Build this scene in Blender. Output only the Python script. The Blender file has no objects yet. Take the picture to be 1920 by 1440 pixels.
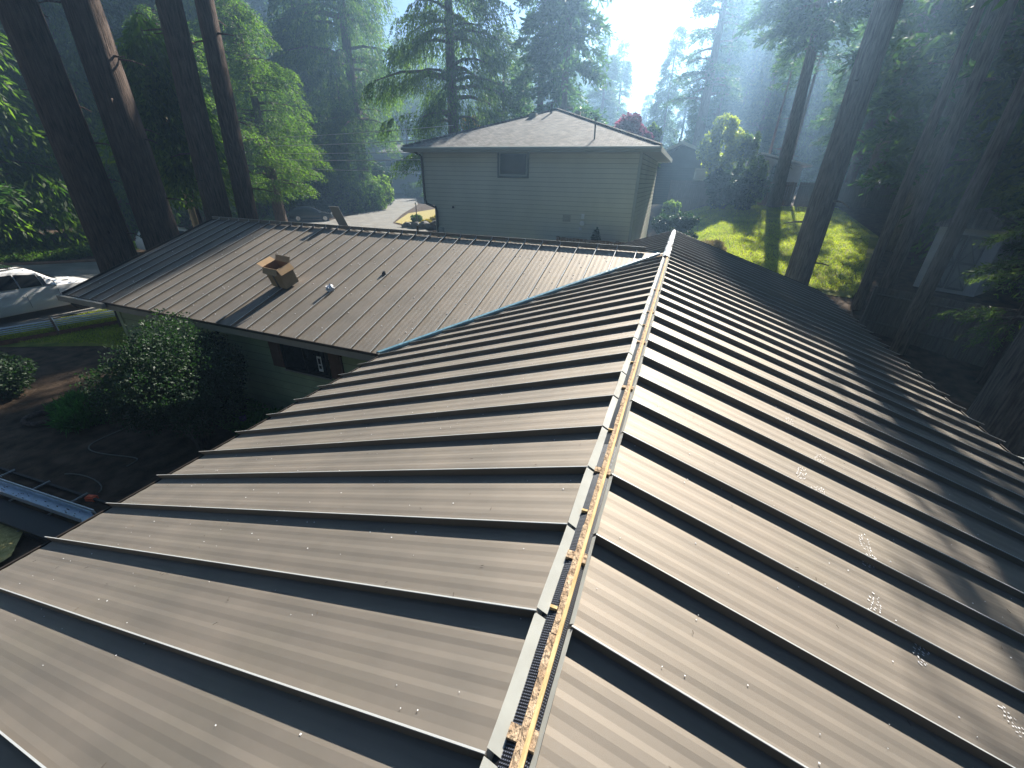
import bpy, math, random
import numpy as np
from mathutils import Vector, Matrix
R = math.radians
scn = bpy.context.scene
col = scn.collection

# ------------------------------------------------------------------ camera
F_PX = 763.23
PIT, YAW, ROLL = 0.4695, -0.3633, 0.0207
cam_d = bpy.data.cameras.new("camera")
cam_d.sensor_fit = 'HORIZONTAL'; cam_d.sensor_width = 36.0
cam_d.lens = F_PX / 1920 * 36.0
cam_d.clip_start = 0.05; cam_d.clip_end = 2000
cam = bpy.data.objects.new("camera", cam_d); col.objects.link(cam)
fw0 = Vector((math.sin(YAW), math.cos(YAW), 0)); rt = Vector((math.cos(YAW), -math.sin(YAW), 0)); up = Vector((0, 0, 1))
fw = fw0 * math.cos(PIT) - up * math.sin(PIT); u_ = up * math.cos(PIT) + fw0 * math.sin(PIT)
r2 = rt * math.cos(ROLL) + u_ * math.sin(ROLL); u2 = -rt * math.sin(ROLL) + u_ * math.cos(ROLL)
M = Matrix((r2, u2, -fw)).transposed().to_4x4(); M.translation = Vector((0.1661, 0, 1.2581))
cam.matrix_world = M
scn.camera = cam

# ------------------------------------------------------------------ light
SUN = Vector((0.10, 1.0, 0.69)).normalized()
world = bpy.data.worlds.new("World"); scn.world = world; world.use_nodes = True
nt = world.node_tree
sky = nt.nodes.new("ShaderNodeTexSky"); sky.sky_type = 'NISHITA'; sky.sun_disc = False
sky.sun_elevation = math.asin(SUN.z); sky.sun_rotation = math.atan2(SUN.x, SUN.y)
sky.air_density = 0.6; sky.dust_density = 0.1; sky.ozone_density = 1.5
bg = nt.nodes["Background"]; bg.inputs[1].default_value = 0.05
nt.links.new(sky.outputs[0], bg.inputs[0])
sd = bpy.data.lights.new("sun", 'SUN'); sd.energy = 5.0; sd.angle = R(0.53); sd.color = (1.0, 0.93, 0.82)
so = bpy.data.objects.new("sun", sd); col.objects.link(so)
so.rotation_euler = SUN.to_track_quat('Z', 'Y').to_euler()
scn.view_settings.view_transform = 'Standard'; scn.view_settings.look = 'None'
scn.view_settings.gamma = 1; scn.view_settings.exposure = 1.75
scn.render.engine = 'CYCLES'
cy = scn.cycles
cy.max_bounces = 6; cy.diffuse_bounces = 3; cy.glossy_bounces = 3; cy.transmission_bounces = 4
cy.transparent_max_bounces = 6; cy.volume_bounces = 0; cy.use_denoising = True
cy.sample_clamp_indirect = 6.0; cy.caustics_reflective = False; cy.caustics_refractive = False

# ------------------------------------------------------------------ materials
def mat(name, c, rough=0.7, spec=0.4, var=0.0, vscale=4.0, bump=0.0, bscale=30.0, metal=0.0, c2=None, stretch=(1, 1, 1), detail=5.0, obj=False):
    m = bpy.data.materials.new(name); m.use_nodes = True
    n = m.node_tree.nodes; l = m.node_tree.links; b = n["Principled BSDF"]
    b.inputs["Base Color"].default_value = (*c, 1); b.inputs["Roughness"].default_value = rough
    b.inputs["Specular IOR Level"].default_value = spec; b.inputs["Metallic"].default_value = metal
    if var or c2 or bump:
        g = n.new("ShaderNodeNewGeometry") if not obj else n.new("ShaderNodeTexCoord")
        mp = n.new("ShaderNodeMapping"); mp.inputs["Scale"].default_value = stretch
        l.new(g.outputs["Position" if not obj else "Object"], mp.inputs[0])
    if var or c2:
        t = n.new("ShaderNodeTexNoise"); t.inputs["Scale"].default_value = vscale; t.inputs["Detail"].default_value = detail
        l.new(mp.outputs[0], t.inputs["Vector"])
        r = n.new("ShaderNodeValToRGB"); r.color_ramp.elements[0].position = 0.3; r.color_ramp.elements[1].position = 0.7
        k = c2 if c2 else tuple(min(1, x * (1 + var)) for x in c)
        r.color_ramp.elements[0].color = (*[x * (1 - var) for x in c], 1); r.color_ramp.elements[1].color = (*k, 1)
        l.new(t.outputs[0], r.inputs[0]); l.new(r.outputs[0], b.inputs["Base Color"])
    if bump:
        t2 = n.new("ShaderNodeTexNoise"); t2.inputs["Scale"].default_value = bscale; t2.inputs["Detail"].default_value = 6
        l.new(mp.outputs[0], t2.inputs["Vector"])
        bp = n.new("ShaderNodeBump"); bp.inputs["Strength"].default_value = min(1, bump); bp.inputs["Distance"].default_value = 0.02 * max(1, bump)
        l.new(t2.outputs[0], bp.inputs["Height"]); l.new(bp.outputs[0], b.inputs["Normal"])
    return m

def leafmat(name, c, c2, trans=0.45, scale=0.8, tcol=None):
    m = bpy.data.materials.new(name); m.use_nodes = True
    n = m.node_tree.nodes; l = m.node_tree.links
    for x in list(n):
        if x.type != 'OUTPUT_MATERIAL': n.remove(x)
    out = [x for x in n if x.type == 'OUTPUT_MATERIAL'][0]
    g = n.new("ShaderNodeNewGeometry")
    t = n.new("ShaderNodeTexNoise"); t.inputs["Scale"].default_value = scale; t.inputs["Detail"].default_value = 3
    l.new(g.outputs["Position"], t.inputs["Vector"])
    t2 = n.new("ShaderNodeTexWhiteNoise"); t2.noise_dimensions = '1D'; l.new(g.outputs["Random Per Island"], t2.inputs["W"])
    ad = n.new("ShaderNodeMath"); ad.operation = 'ADD'; l.new(t.outputs[0], ad.inputs[0])
    mu = n.new("ShaderNodeMath"); mu.operation = 'MULTIPLY_ADD'; mu.inputs[1].default_value = 0.5; mu.inputs[2].default_value = -0.25
    l.new(t2.outputs[0], mu.inputs[0]); l.new(mu.outputs[0], ad.inputs[1])
    r = n.new("ShaderNodeValToRGB"); r.color_ramp.elements[0].position = 0.25; r.color_ramp.elements[1].position = 0.8
    r.color_ramp.elements[0].color = (*c, 1); r.color_ramp.elements[1].color = (*c2, 1)
    l.new(ad.outputs[0], r.inputs[0])
    d = n.new("ShaderNodeBsdfPrincipled"); d.inputs["Roughness"].default_value = 0.55; d.inputs["Specular IOR Level"].default_value = 0.3
    l.new(r.outputs[0], d.inputs["Base Color"])
    tr = n.new("ShaderNodeBsdfTranslucent")
    mx = n.new("ShaderNodeMixRGB"); mx.blend_type = 'MULTIPLY'; mx.inputs[0].default_value = 1.0
    l.new(r.outputs[0], mx.inputs[1]); mx.inputs[2].default_value = (*(tcol or (1.9, 2.3, 0.8)), 1)
    l.new(mx.outputs[0], tr.inputs[0])
    ms = n.new("ShaderNodeMixShader"); ms.inputs[0].default_value = trans
    l.new(d.outputs[0], ms.inputs[1]); l.new(tr.outputs[0], ms.inputs[2]); l.new(ms.outputs[0], out.inputs[0])
    return m

def roofmat(name, c=(0.222, 0.200, 0.174), rough=0.71):
    m = bpy.data.materials.new(name); m.use_nodes = True
    n = m.node_tree.nodes; l = m.node_tree.links; b = n["Principled BSDF"]
    g = n.new("ShaderNodeNewGeometry")
    t = n.new("ShaderNodeTexNoise"); t.inputs["Scale"].default_value = 1.7; t.inputs["Detail"].default_value = 8; t.inputs["Roughness"].default_value = 0.62
    l.new(g.outputs["Position"], t.inputs["Vector"])
    r = n.new("ShaderNodeValToRGB"); r.color_ramp.elements[0].position = 0.35; r.color_ramp.elements[1].position = 0.75
    r.color_ramp.elements[0].color = (*c, 1); r.color_ramp.elements[1].color = (c[0] * 1.25, c[1] * 1.22, c[2] * 1.2, 1)
    l.new(t.outputs[0], r.inputs[0]); l.new(r.outputs[0], b.inputs["Base Color"])
    td = n.new("ShaderNodeTexNoise"); td.inputs["Scale"].default_value = 1.1; td.inputs["Detail"].default_value = 10; td.inputs["Roughness"].default_value = 0.7
    l.new(g.outputs["Position"], td.inputs["Vector"])
    rd = n.new("ShaderNodeValToRGB"); rd.color_ramp.elements[0].position = 0.52; rd.color_ramp.elements[1].position = 0.72
    rd.color_ramp.elements[0].color = (0, 0, 0, 1); rd.color_ramp.elements[1].color = (.32, .32, .32, 1); l.new(td.outputs[0], rd.inputs[0])
    md = n.new("ShaderNodeMixRGB"); md.inputs[2].default_value = (0.30, 0.27, 0.21, 1); l.new(rd.outputs[0], md.inputs[0]); l.new(r.outputs[0], md.inputs[1]); l.new(md.outputs[0], b.inputs["Base Color"])
    mr = n.new("ShaderNodeMapRange"); mr.inputs[3].default_value = rough - 0.04; mr.inputs[4].default_value = rough + 0.06
    l.new(t.outputs[0], mr.inputs[0]); l.new(mr.outputs[0], b.inputs["Roughness"])
    b.inputs["Specular IOR Level"].default_value = 0.6; b.inputs["Metallic"].default_value = 0.88
    t3 = n.new("ShaderNodeTexNoise"); t3.inputs["Scale"].default_value = 900; l.new(g.outputs["Position"], t3.inputs["Vector"])
    t4 = n.new("ShaderNodeTexNoise"); t4.inputs["Scale"].default_value = 2.2; t4.inputs["Detail"].default_value = 2; l.new(g.outputs["Position"], t4.inputs["Vector"])
    bp = n.new("ShaderNodeBump"); bp.inputs["Strength"].default_value = 0.08; bp.inputs["Distance"].default_value = 0.002
    l.new(t3.outputs[0], bp.inputs["Height"])
    b2 = n.new("ShaderNodeBump"); b2.inputs["Strength"].default_value = 0.2; b2.inputs["Distance"].default_value = 0.006
    l.new(t4.outputs[0], b2.inputs["Height"]); l.new(bp.outputs[0], b2.inputs["Normal"]); l.new(b2.outputs[0], b.inputs["Normal"])
    return m

def shinglemat(name):
    m = bpy.data.materials.new(name); m.use_nodes = True
    n = m.node_tree.nodes; l = m.node_tree.links; b = n["Principled BSDF"]
    g = n.new("ShaderNodeNewGeometry")
    mp = n.new("ShaderNodeMapping"); mp.inputs["Scale"].default_value = (1, 1.05, 0.0)
    l.new(g.outputs["Position"], mp.inputs[0])
    br = n.new("ShaderNodeTexBrick"); br.inputs["Scale"].default_value = 3.2
    br.inputs["Brick Width"].default_value = 0.7; br.inputs["Row Height"].default_value = 0.42; br.inputs["Mortar Size"].default_value = 0.03
    br.inputs["Color1"].default_value = (0.11, 0.105, 0.10, 1); br.inputs["Color2"].default_value = (0.19, 0.18, 0.165, 1); br.inputs["Mortar"].default_value = (0.05, 0.047, 0.043, 1)
    l.new(mp.outputs[0], br.inputs["Vector"])
    t0 = n.new("ShaderNodeTexNoise"); t0.inputs["Scale"].default_value = 3.2; t0.inputs["Detail"].default_value = 12; t0.inputs["Roughness"].default_value = .75
    l.new(g.outputs["Position"], t0.inputs["Vector"])
    t = n.new("ShaderNodeValToRGB"); t.color_ramp.elements[0].position = .38; t.color_ramp.elements[1].position = .62; l.new(t0.outputs[0], t.inputs[0])
    mx = n.new("ShaderNodeMixRGB"); mx.blend_type = 'OVERLAY'; mx.inputs[0].default_value = 0.5
    l.new(br.outputs[0], mx.inputs[1]); l.new(t.outputs[0], mx.inputs[2]); l.new(mx.outputs[0], b.inputs["Base Color"])
    b.inputs["Roughness"].default_value = 0.85
    bp = n.new("ShaderNodeBump"); bp.inputs["Strength"].default_value = 0.6; bp.inputs["Distance"].default_value = 0.01
    l.new(br.outputs[1], bp.inputs["Height"]); l.new(bp.outputs[0], b.inputs["Normal"])
    return m

MT = dict(
    roof=roofmat("dark_bronze_metal"),
    hem=mat("seam_fold_glint", (0.50, 0.51, 0.50), 0.38, 0.6, metal=0.2),  # paler than the roof: sun glint on the folds put into colour
    roofback=mat("primer_grey", (0.33, 0.335, 0.31), 0.45, 0.5, var=0.08, vscale=12),
    film=mat("blue_film", (0.20, 0.38, 0.47), 0.30, 0.6, var=0.12, vscale=8, bump=0.4, bscale=18),
    galv=mat("galvanised", (0.36, 0.38, 0.40), 0.38, 0.6, metal=0.4, var=0.15, vscale=10, bump=0.2, bscale=30),
    trimdark=mat("dark_trim", (0.03, 0.024, 0.02), 0.5),
    fascia=mat("beige_fascia", (0.32, 0.29, 0.24), 0.7, var=0.1),
    osb=mat("old_wood", (0.26, 0.175, 0.11), 0.9, 0.2, c2=(0.50, 0.38, 0.26), vscale=42, stretch=(1, .45, 1), bump=1, bscale=90),
    yellowwood=mat("fresh_wood", (0.42, 0.28, 0.13), 0.85, 0.2, c2=(0.62, 0.47, 0.25), vscale=60, stretch=(1, .12, 1), bump=.6, bscale=60),
    orangewood=mat("osb_board", (0.36, 0.21, 0.10), 0.85, 0.2, c2=(0.56, 0.38, 0.20), vscale=45, bump=.6, bscale=60),
    black=mat("black_plastic", (0.008, 0.008, 0.010), 0.35, 0.5),
    green=mat("sage_green_paint", (0.35, 0.41, 0.24), 0.7, 0.3, var=0.14, vscale=2.5, bump=0.15, bscale=60),
    nwall=mat("grey_green_paint", (0.60, 0.58, 0.46), 0.75, 0.3, var=0.09, vscale=.8, stretch=(1, 1, .5)),
    ntrim=mat("grey_trim", (0.36, 0.38, 0.34), 0.7, 0.3),
    nsoff=mat("soffit_paint", (0.42, 0.40, 0.34), 0.8, 0.2),
    shingle=shinglemat("asphalt_shingle"),
    rust=mat("red_brown_paint", (0.14, 0.075, 0.052), 0.8, 0.2, var=.15, vscale=6),
    glass=mat("window_glass", (0.012, 0.016, 0.02), 0.08, 0.35, var=.2, vscale=1.5),
    blackframe=mat("black_frame", (0.015, 0.015, 0.015), 0.4),
    white=mat("white_paint", (0.72, 0.72, 0.70), 0.5, 0.4, var=.05),
    paper=mat("white_paper", (0.78, 0.78, 0.80), 0.7, 0.3, bump=.5, bscale=60),
    cardboard=mat("cardboard", (0.46, 0.31, 0.18), 0.85, 0.15, var=0.08, vscale=9),
    cardin=mat("cardboard_inside", (0.34, 0.19, 0.11), 0.9, 0.1),
    dirt=mat("mulch_soil", (0.035, 0.024, 0.017), 0.95, 0.1, c2=(0.115, 0.08, 0.055), vscale=3.5, bump=1, bscale=14, detail=10),
    grass=mat("lawn_green", (0.06, 0.09, 0.012), 0.9, 0.2, c2=(0.30, 0.28, 0.05), vscale=1.3, bump=1, bscale=30, detail=10),
    straw=mat("dry_straw", (0.24, 0.20, 0.07), 0.95, 0.1, c2=(0.46, 0.38, 0.17), vscale=12, bump=1, bscale=30, detail=10),
    asphalt=mat("worn_asphalt", (0.16, 0.15, 0.135), 0.9, 0.3, c2=(0.24, 0.225, 0.20), vscale=1.2, bump=.4, bscale=60, detail=10),
    redcurb=mat("curb", (0.26, 0.15, 0.10), 0.9, 0.2, var=.2),
    bark=mat("fir_bark", (0.045, 0.032, 0.027), 0.95, 0.15, c2=(0.15, 0.11, 0.09), vscale=5, stretch=(5, 5, 0.55), bump=2.6, bscale=7, detail=10),
    bark_hazed=mat('hazed_fir_bark', (0.10, 0.08, 0.07), 0.95, 0.15, c2=(0.27, 0.225, 0.19), vscale=5, stretch=(5, 5, 0.55), bump=2.6, bscale=7, detail=10),  # fir bark lightened for the right trunks: haze veil put into colour
    bark2=mat("grey_bark", (0.06, 0.05, 0.045), 0.95, 0.15, c2=(0.15, 0.13, 0.115), vscale=6, stretch=(4, 4, 0.7), bump=1.5, bscale=8, detail=10),
    pole=mat("pole_wood", (0.26, 0.21, 0.14), 0.85, 0.2, c2=(0.38, 0.31, 0.21), vscale=5, stretch=(6, 6, .5)),
    fence=mat("cedar_fence", (0.13, 0.075, 0.045), 0.9, 0.2, c2=(0.22, 0.14, 0.09), vscale=6, stretch=(4, 4, .4)),
    fencegrey=mat("grey_fence", (0.12, 0.105, 0.09), 0.9, 0.2, c2=(0.19, 0.17, 0.15), vscale=6, stretch=(4, 4, .4)),
    darkgreen=mat("dark_green_siding", (0.05, 0.07, 0.06), 0.8, 0.2, var=.1),
    shedgrey=mat("pale_grey_siding", (0.50, 0.50, 0.50), 0.8, 0.2, var=.06),
    silver=mat("silver_paint", (0.30, 0.31, 0.32), 0.25, 0.6, metal=0.6),
    carwhite=mat("white_car_paint", (0.80, 0.80, 0.80), 0.18, 0.6),
    cargrey=mat("dark_car_paint", (0.05, 0.055, 0.06), 0.15, 0.8, metal=0.5),
    tyre=mat("tyre_rubber", (0.015, 0.015, 0.015), 0.8),
    rim=mat("alloy", (0.55, 0.56, 0.58), 0.25, 0.6, metal=0.8),
    lamp=mat("lamp_glass", (0.6, 0.62, 0.65), 0.1, 0.8),
    rock=mat("field_rock", (0.09, 0.085, 0.08), 0.9, 0.2, c2=(0.2, 0.19, 0.175), vscale=3, bump=1, bscale=8),
    stone=mat("pale_stone", (0.24, 0.25, 0.24), 0.9, 0.2, c2=(0.36, 0.36, 0.34), vscale=6, bump=1, bscale=12),
    bluetarp=mat("blue_plastic", (0.02, 0.06, 0.45), 0.4),
    orange=mat("orange_plastic", (0.9, 0.16, 0.07), 0.5),
    hose=mat("grey_hose", (0.16, 0.15, 0.13), 0.6),
    brick=mat("old_brick", (0.22, 0.10, 0.06), 0.9, 0.2, var=.2, vscale=8),
    alu=mat("pale_aluminium", (0.48, 0.55, 0.66), 0.3, 0.6, metal=0.5, var=.15, vscale=9),
    greybox=mat("grey_enamel", (0.30, 0.31, 0.32), 0.5),
    doorgrey=mat('faded_door', (0.28, 0.28, 0.27), .8, .2, var=.1), greybox2=mat('faded_brace', (0.17, 0.17, 0.165), .8, .2),
    lap_shade=mat('lap_shade_line', (0.16, 0.16, 0.135), .9, .1),  # dark colour standing in for the shade under siding laps
    dust=mat('dried_mud', (0.50, 0.46, 0.40), .95, .1),
    wire=mat("power_wire", (0.5, 0.5, 0.5), 0.4),
)
LF = dict(
    cedar=leafmat("cedar_leaf", (0.020, 0.050, 0.010), (0.075, 0.13, 0.022), 0.6, 0.5, (2.4, 2.55, 0.95)),
    fir=leafmat("fir_leaf", (0.016, 0.042, 0.016), (0.055, 0.10, 0.032), 0.5, 0.4, (2.2, 2.6, 1.2)),
    pale=leafmat("pale_conifer_leaf", (0.035, 0.07, 0.025), (0.11, 0.16, 0.055), 0.5, 0.4, (2.2, 2.4, 1.1)),
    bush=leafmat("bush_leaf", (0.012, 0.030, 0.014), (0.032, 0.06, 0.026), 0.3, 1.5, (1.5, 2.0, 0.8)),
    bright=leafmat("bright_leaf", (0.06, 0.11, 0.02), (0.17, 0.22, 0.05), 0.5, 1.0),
    yellow=leafmat("yellow_leaf", (0.14, 0.14, 0.02), (0.32, 0.26, 0.05), 0.5, 1.5, (1.6, 1.5, 0.7)),
    maple=leafmat("maple_leaf", (0.14, 0.04, 0.07), (0.32, 0.12, 0.18), 0.5, 1.5, (1.6, 1.0, 1.2)),
    fern=leafmat("fern_leaf", (0.03, 0.10, 0.025), (0.08, 0.22, 0.05), 0.4, 2.0),
    dry=leafmat("dry_leaf", (0.16, 0.13, 0.07), (0.34, 0.28, 0.16), 0.4, 2.0, (1.2, 1.2, 1)),
    blossom=leafmat("purple_blossom", (0.10, 0.07, 0.22), (0.22, 0.16, 0.40), 0.3, 2.0, (1, 1, 1)),
    pinkstem=leafmat("pink_leaf", (0.20, 0.09, 0.07), (0.38, 0.22, 0.17), 0.45, 2.0, (1.4, 1.2, 1)),
    turf=leafmat("turf_blade", (0.16, 0.21, 0.025), (0.44, 0.46, 0.07), 0.5, 0.9, (1.6, 1.8, 0.6)),
    cover=leafmat("ground_cover_leaf", (0.03, 0.065, 0.015), (0.09, 0.14, 0.03), 0.45, 1.2),
)

# ------------------------------------------------------------------ builders
def tag(o, label=None, cat=None, group=None, kind=None):
    if label: o['label'] = label
    if cat: o['category'] = cat
    if group: o['group'] = group
    if kind: o['kind'] = kind
    return o
def empty(name, loc=(0, 0, 0), rz=0.0):
    o = bpy.data.objects.new(name, None); col.objects.link(o); o.location = loc; o.rotation_euler = (0, 0, rz)
    o.empty_display_size = 0.2
    return o
def np_obj(name, V, Fc, m, parent=None, smooth=False, mats=None, midx=None):
    me = bpy.data.meshes.new(name)
    V = np.asarray(V, dtype=np.float32); Fc = np.asarray(Fc, dtype=np.int32)
    k = Fc.shape[1]
    me.vertices.add(len(V)); me.vertices.foreach_set("co", V.ravel())
    me.loops.add(Fc.size); me.loops.foreach_set("vertex_index", Fc.ravel())
    me.polygons.add(len(Fc)); me.polygons.foreach_set("loop_start", np.arange(0, Fc.size, k, dtype=np.int32))
    me.update(calc_edges=True); me.validate()
    for x in (mats or [m]): me.materials.append(x)
    if midx is not None: me.polygons.foreach_set("material_index", np.asarray(midx, dtype=np.int32))
    if smooth: me.polygons.foreach_set("use_smooth", [True] * len(me.polygons))
    o = bpy.data.objects.new(name, me); col.objects.link(o)
    if parent: o.parent = parent
    return o
class MB:
    def __init__(s): s.v = []; s.f = []; s.m = []
    def add(s, vs, fs, mi=0):
        n = len(s.v); s.v += [tuple(x) for x in vs]; s.f += [tuple(i + n for i in f) for f in fs]; s.m += [mi] * len(fs); return s
    def box(s, x0, x1, y0, y1, z0, z1, mi=0, mtx=None):
        vs = [Vector((x, y, z)) for z in (z0, z1) for y in (y0, y1) for x in (x0, x1)]
        if mtx: vs = [mtx @ v for v in vs]
        return s.add(vs, [(0, 2, 3, 1), (4, 5, 7, 6), (0, 1, 5, 4), (2, 6, 7, 3), (0, 4, 6, 2), (1, 3, 7, 5)], mi)
    def tube(s, pts, r, n=8, mi=0, cap=True):
        pts = [Vector(p) for p in pts]; rs = r if isinstance(r, (list, tuple)) else [r] * len(pts)
        base = len(s.v)
        for i, p in enumerate(pts):
            d = (pts[min(i + 1, len(pts) - 1)] - pts[max(i - 1, 0)]).normalized()
            a = d.cross(Vector((0, 0, 1)) if abs(d.z) < .9 else Vector((1, 0, 0))).normalized(); b = d.cross(a)
            for k in range(n):
                t = 2 * math.pi * k / n; s.v.append(tuple(p + (a * math.cos(t) + b * math.sin(t)) * rs[i]))
        for i in range(len(pts) - 1):
            for k in range(n):
                a = base + i * n + k; b = base + i * n + (k + 1) % n
                s.f.append((a, b, b + n, a + n)); s.m.append(mi)
        if cap:
            s.f.append(tuple(base + k for k in range(n))[::-1]); s.m.append(mi)
            e = base + (len(pts) - 1) * n; s.f.append(tuple(e + k for k in range(n))); s.m.append(mi)
        return s
    def prism(s, poly, d, mi=0):      # poly: list of 3D points, d: extrusion vector
        n = len(poly); d = Vector(d); vs = [Vector(p) for p in poly] + [Vector(p) + d for p in poly]
        fs = [tuple(range(n))[::-1], tuple(range(n, 2 * n))] + [(i, (i + 1) % n, n + (i + 1) % n, n + i) for i in range(n)]
        return s.add(vs, fs, mi)
    def build(s, name, m, parent=None, smooth=False, loc=None, rz=0):
        me = bpy.data.meshes.new(name); me.from_pydata(s.v, [], s.f); me.update()
        ms = m if isinstance(m, list) else [m]
        for x in ms: me.materials.append(x)
        me.polygons.foreach_set("material_index", s.m)
        if smooth: me.polygons.foreach_set("use_smooth", [True] * len(me.polygons))
        o = bpy.data.objects.new(name, me); col.objects.link(o)
        if parent: o.parent = parent
        if loc: o.location = loc
        o.rotation_euler.z = rz
        return o
def copy_tree(o, parent=None):
    c = o.copy(); col.objects.link(c)
    if parent: c.parent = parent
    for ch in list(o.children): copy_tree(ch, c)
    return c
def sm(a, b, x):
    t = np.clip((x - a) / (b - a), 0, 1); return t * t * (3 - 2 * t)
def H(x, y):
    x = np.asarray(x, float); y = np.asarray(y, float)
    Rr = -3.9 + .142 * np.clip(y - 12, 0, 26) + .02 * np.clip(y - 38, 0, 400)
    L = -3.9 + .03 * np.clip(y - 22, 0, 400) + .02 * np.clip(-x - 60, 0, 400)
    w = sm(-6, 3, x)
    return L * (1 - w) + Rr * w
def Hf(x, y): return float(H(x, y))

# ------------------------------------------------------------------ ground
def grid_sheet(name, xs, ys, m, dz=0.0, inside=None):
    X, Y = np.meshgrid(xs, ys); Z = H(X, Y) + dz
    V = np.stack([X, Y, Z], -1).reshape(-1, 3); nx = len(xs)
    I, J = np.meshgrid(np.arange(nx - 1), np.arange(len(ys) - 1))
    a = (J * nx + I).ravel(); Fc = np.stack([a, a + 1, a + 1 + nx, a + nx], -1)
    if inside is not None:
        cx = V[Fc].mean(1); Fc = Fc[[inside(p[0], p[1]) for p in cx]]
    return np_obj(name, V, Fc, m, smooth=True)
def poly_sheet(name, poly, m, dz, step=0.5):
    # ground overlay with a clean outline: clip a grid by a fan of the polygon via bmesh
    import bmesh
    bm = bmesh.new(); vs = [bm.verts.new((x, y, 0)) for x, y in poly]; bm.faces.new(vs)
    x0 = min(p[0] for p in poly); x1 = max(p[0] for p in poly); y0 = min(p[1] for p in poly); y1 = max(p[1] for p in poly)
    for ax, a, b in ((0, x0, x1), (1, y0, y1)):
        k = a + step
        while k < b:
            co = (k, 0, 0) if ax == 0 else (0, k, 0); no = (1, 0, 0) if ax == 0 else (0, 1, 0)
            bmesh.ops.bisect_plane(bm, geom=bm.verts[:] + bm.edges[:] + bm.faces[:], plane_co=co, plane_no=no); k += step
    for v in bm.verts: v.co.z = Hf(v.co.x, v.co.y) + dz
    bm.normal_update()
    for f in bm.faces:
        if f.normal.z < 0: f.normal_flip()
    me = bpy.data.meshes.new(name); bm.to_mesh(me); bm.free(); me.materials.append(m)
    o = bpy.data.objects.new(name, me); col.objects.link(o); return o
gx = np.concatenate([np.arange(-240, -60, 12), np.arange(-60, 30, 1.5), np.arange(30, 241, 15)])
gy = np.concatenate([np.arange(-80, -10, 10), np.arange(-10, 60, 1.5), np.arange(60, 241, 12)])
tag(grid_sheet('ground', gx, gy, MT['dirt']), kind='structure')
tag(poly_sheet('street', [(-90, -20), (-21.6, -20), (-21.6, 8.2), (-19.4, 12), (-18.0, 20), (-17.8, 31), (-19.8, 33), (-23.5, 37.0), (-25, 36.6), (-28.8, 39), (-33, 47), (-38.5, 59), (-46, 70), (-70, 103), (-79, 96),
     (-45, 56), (-38.3, 46), (-36.5, 38), (-38, 32), (-34, 21), (-32.6, 15.5), (-34.5, 13.3), (-36.2, 11.7), (-60, -5)], MT['asphalt'], 0.03, 3.0), kind='structure')
tag(poly_sheet('lawn', [(-21.4, 6.6), (-20.9, 9.2), (-14.2, 9.4), (-14.0, 6.9), (-16.7, 6.7), (-20.2, 5.0), (-21.4, 3)], MT['grass'], 0.02, .7), kind='structure')
tag(poly_sheet('back_lawn', [(-.8, 30), (0.6, 24), (3.6, 20.5), (7, 19.8), (9.2, 25), (10.6, 30), (10.4, 36.5), (4.5, 37.6), (-.8, 37.6)], MT['grass'], 0.02, .8), kind='structure')
tag(poly_sheet('straw_patch', [(-9.6, .3), (-8.0, .5), (-8.1, 1.25), (-8.6, 1.6), (-9.6, 1.5), (-11, 1.0)], MT['straw'], 0.08, .3), kind='structure')
tag(poly_sheet('garden_island', [(-28.8, 39.5), (-32.6, 47.6), (-32.4, 54), (-25, 48), (-21.6, 37.6), (-25, 37.4)], MT['straw'], 0.06, 1), kind='structure')
mb = MB()
cur = [(-60, -5), (-36.2, 11.7), (-34.5, 13.3), (-32.6, 15.5), (-34, 21), (-38, 32)]
mb.tube([(x - .15, y + .1, Hf(x, y) + .06) for x, y in cur], .11, 6)
tag(mb.build('kerb', MT['redcurb']), kind='structure')

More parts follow.
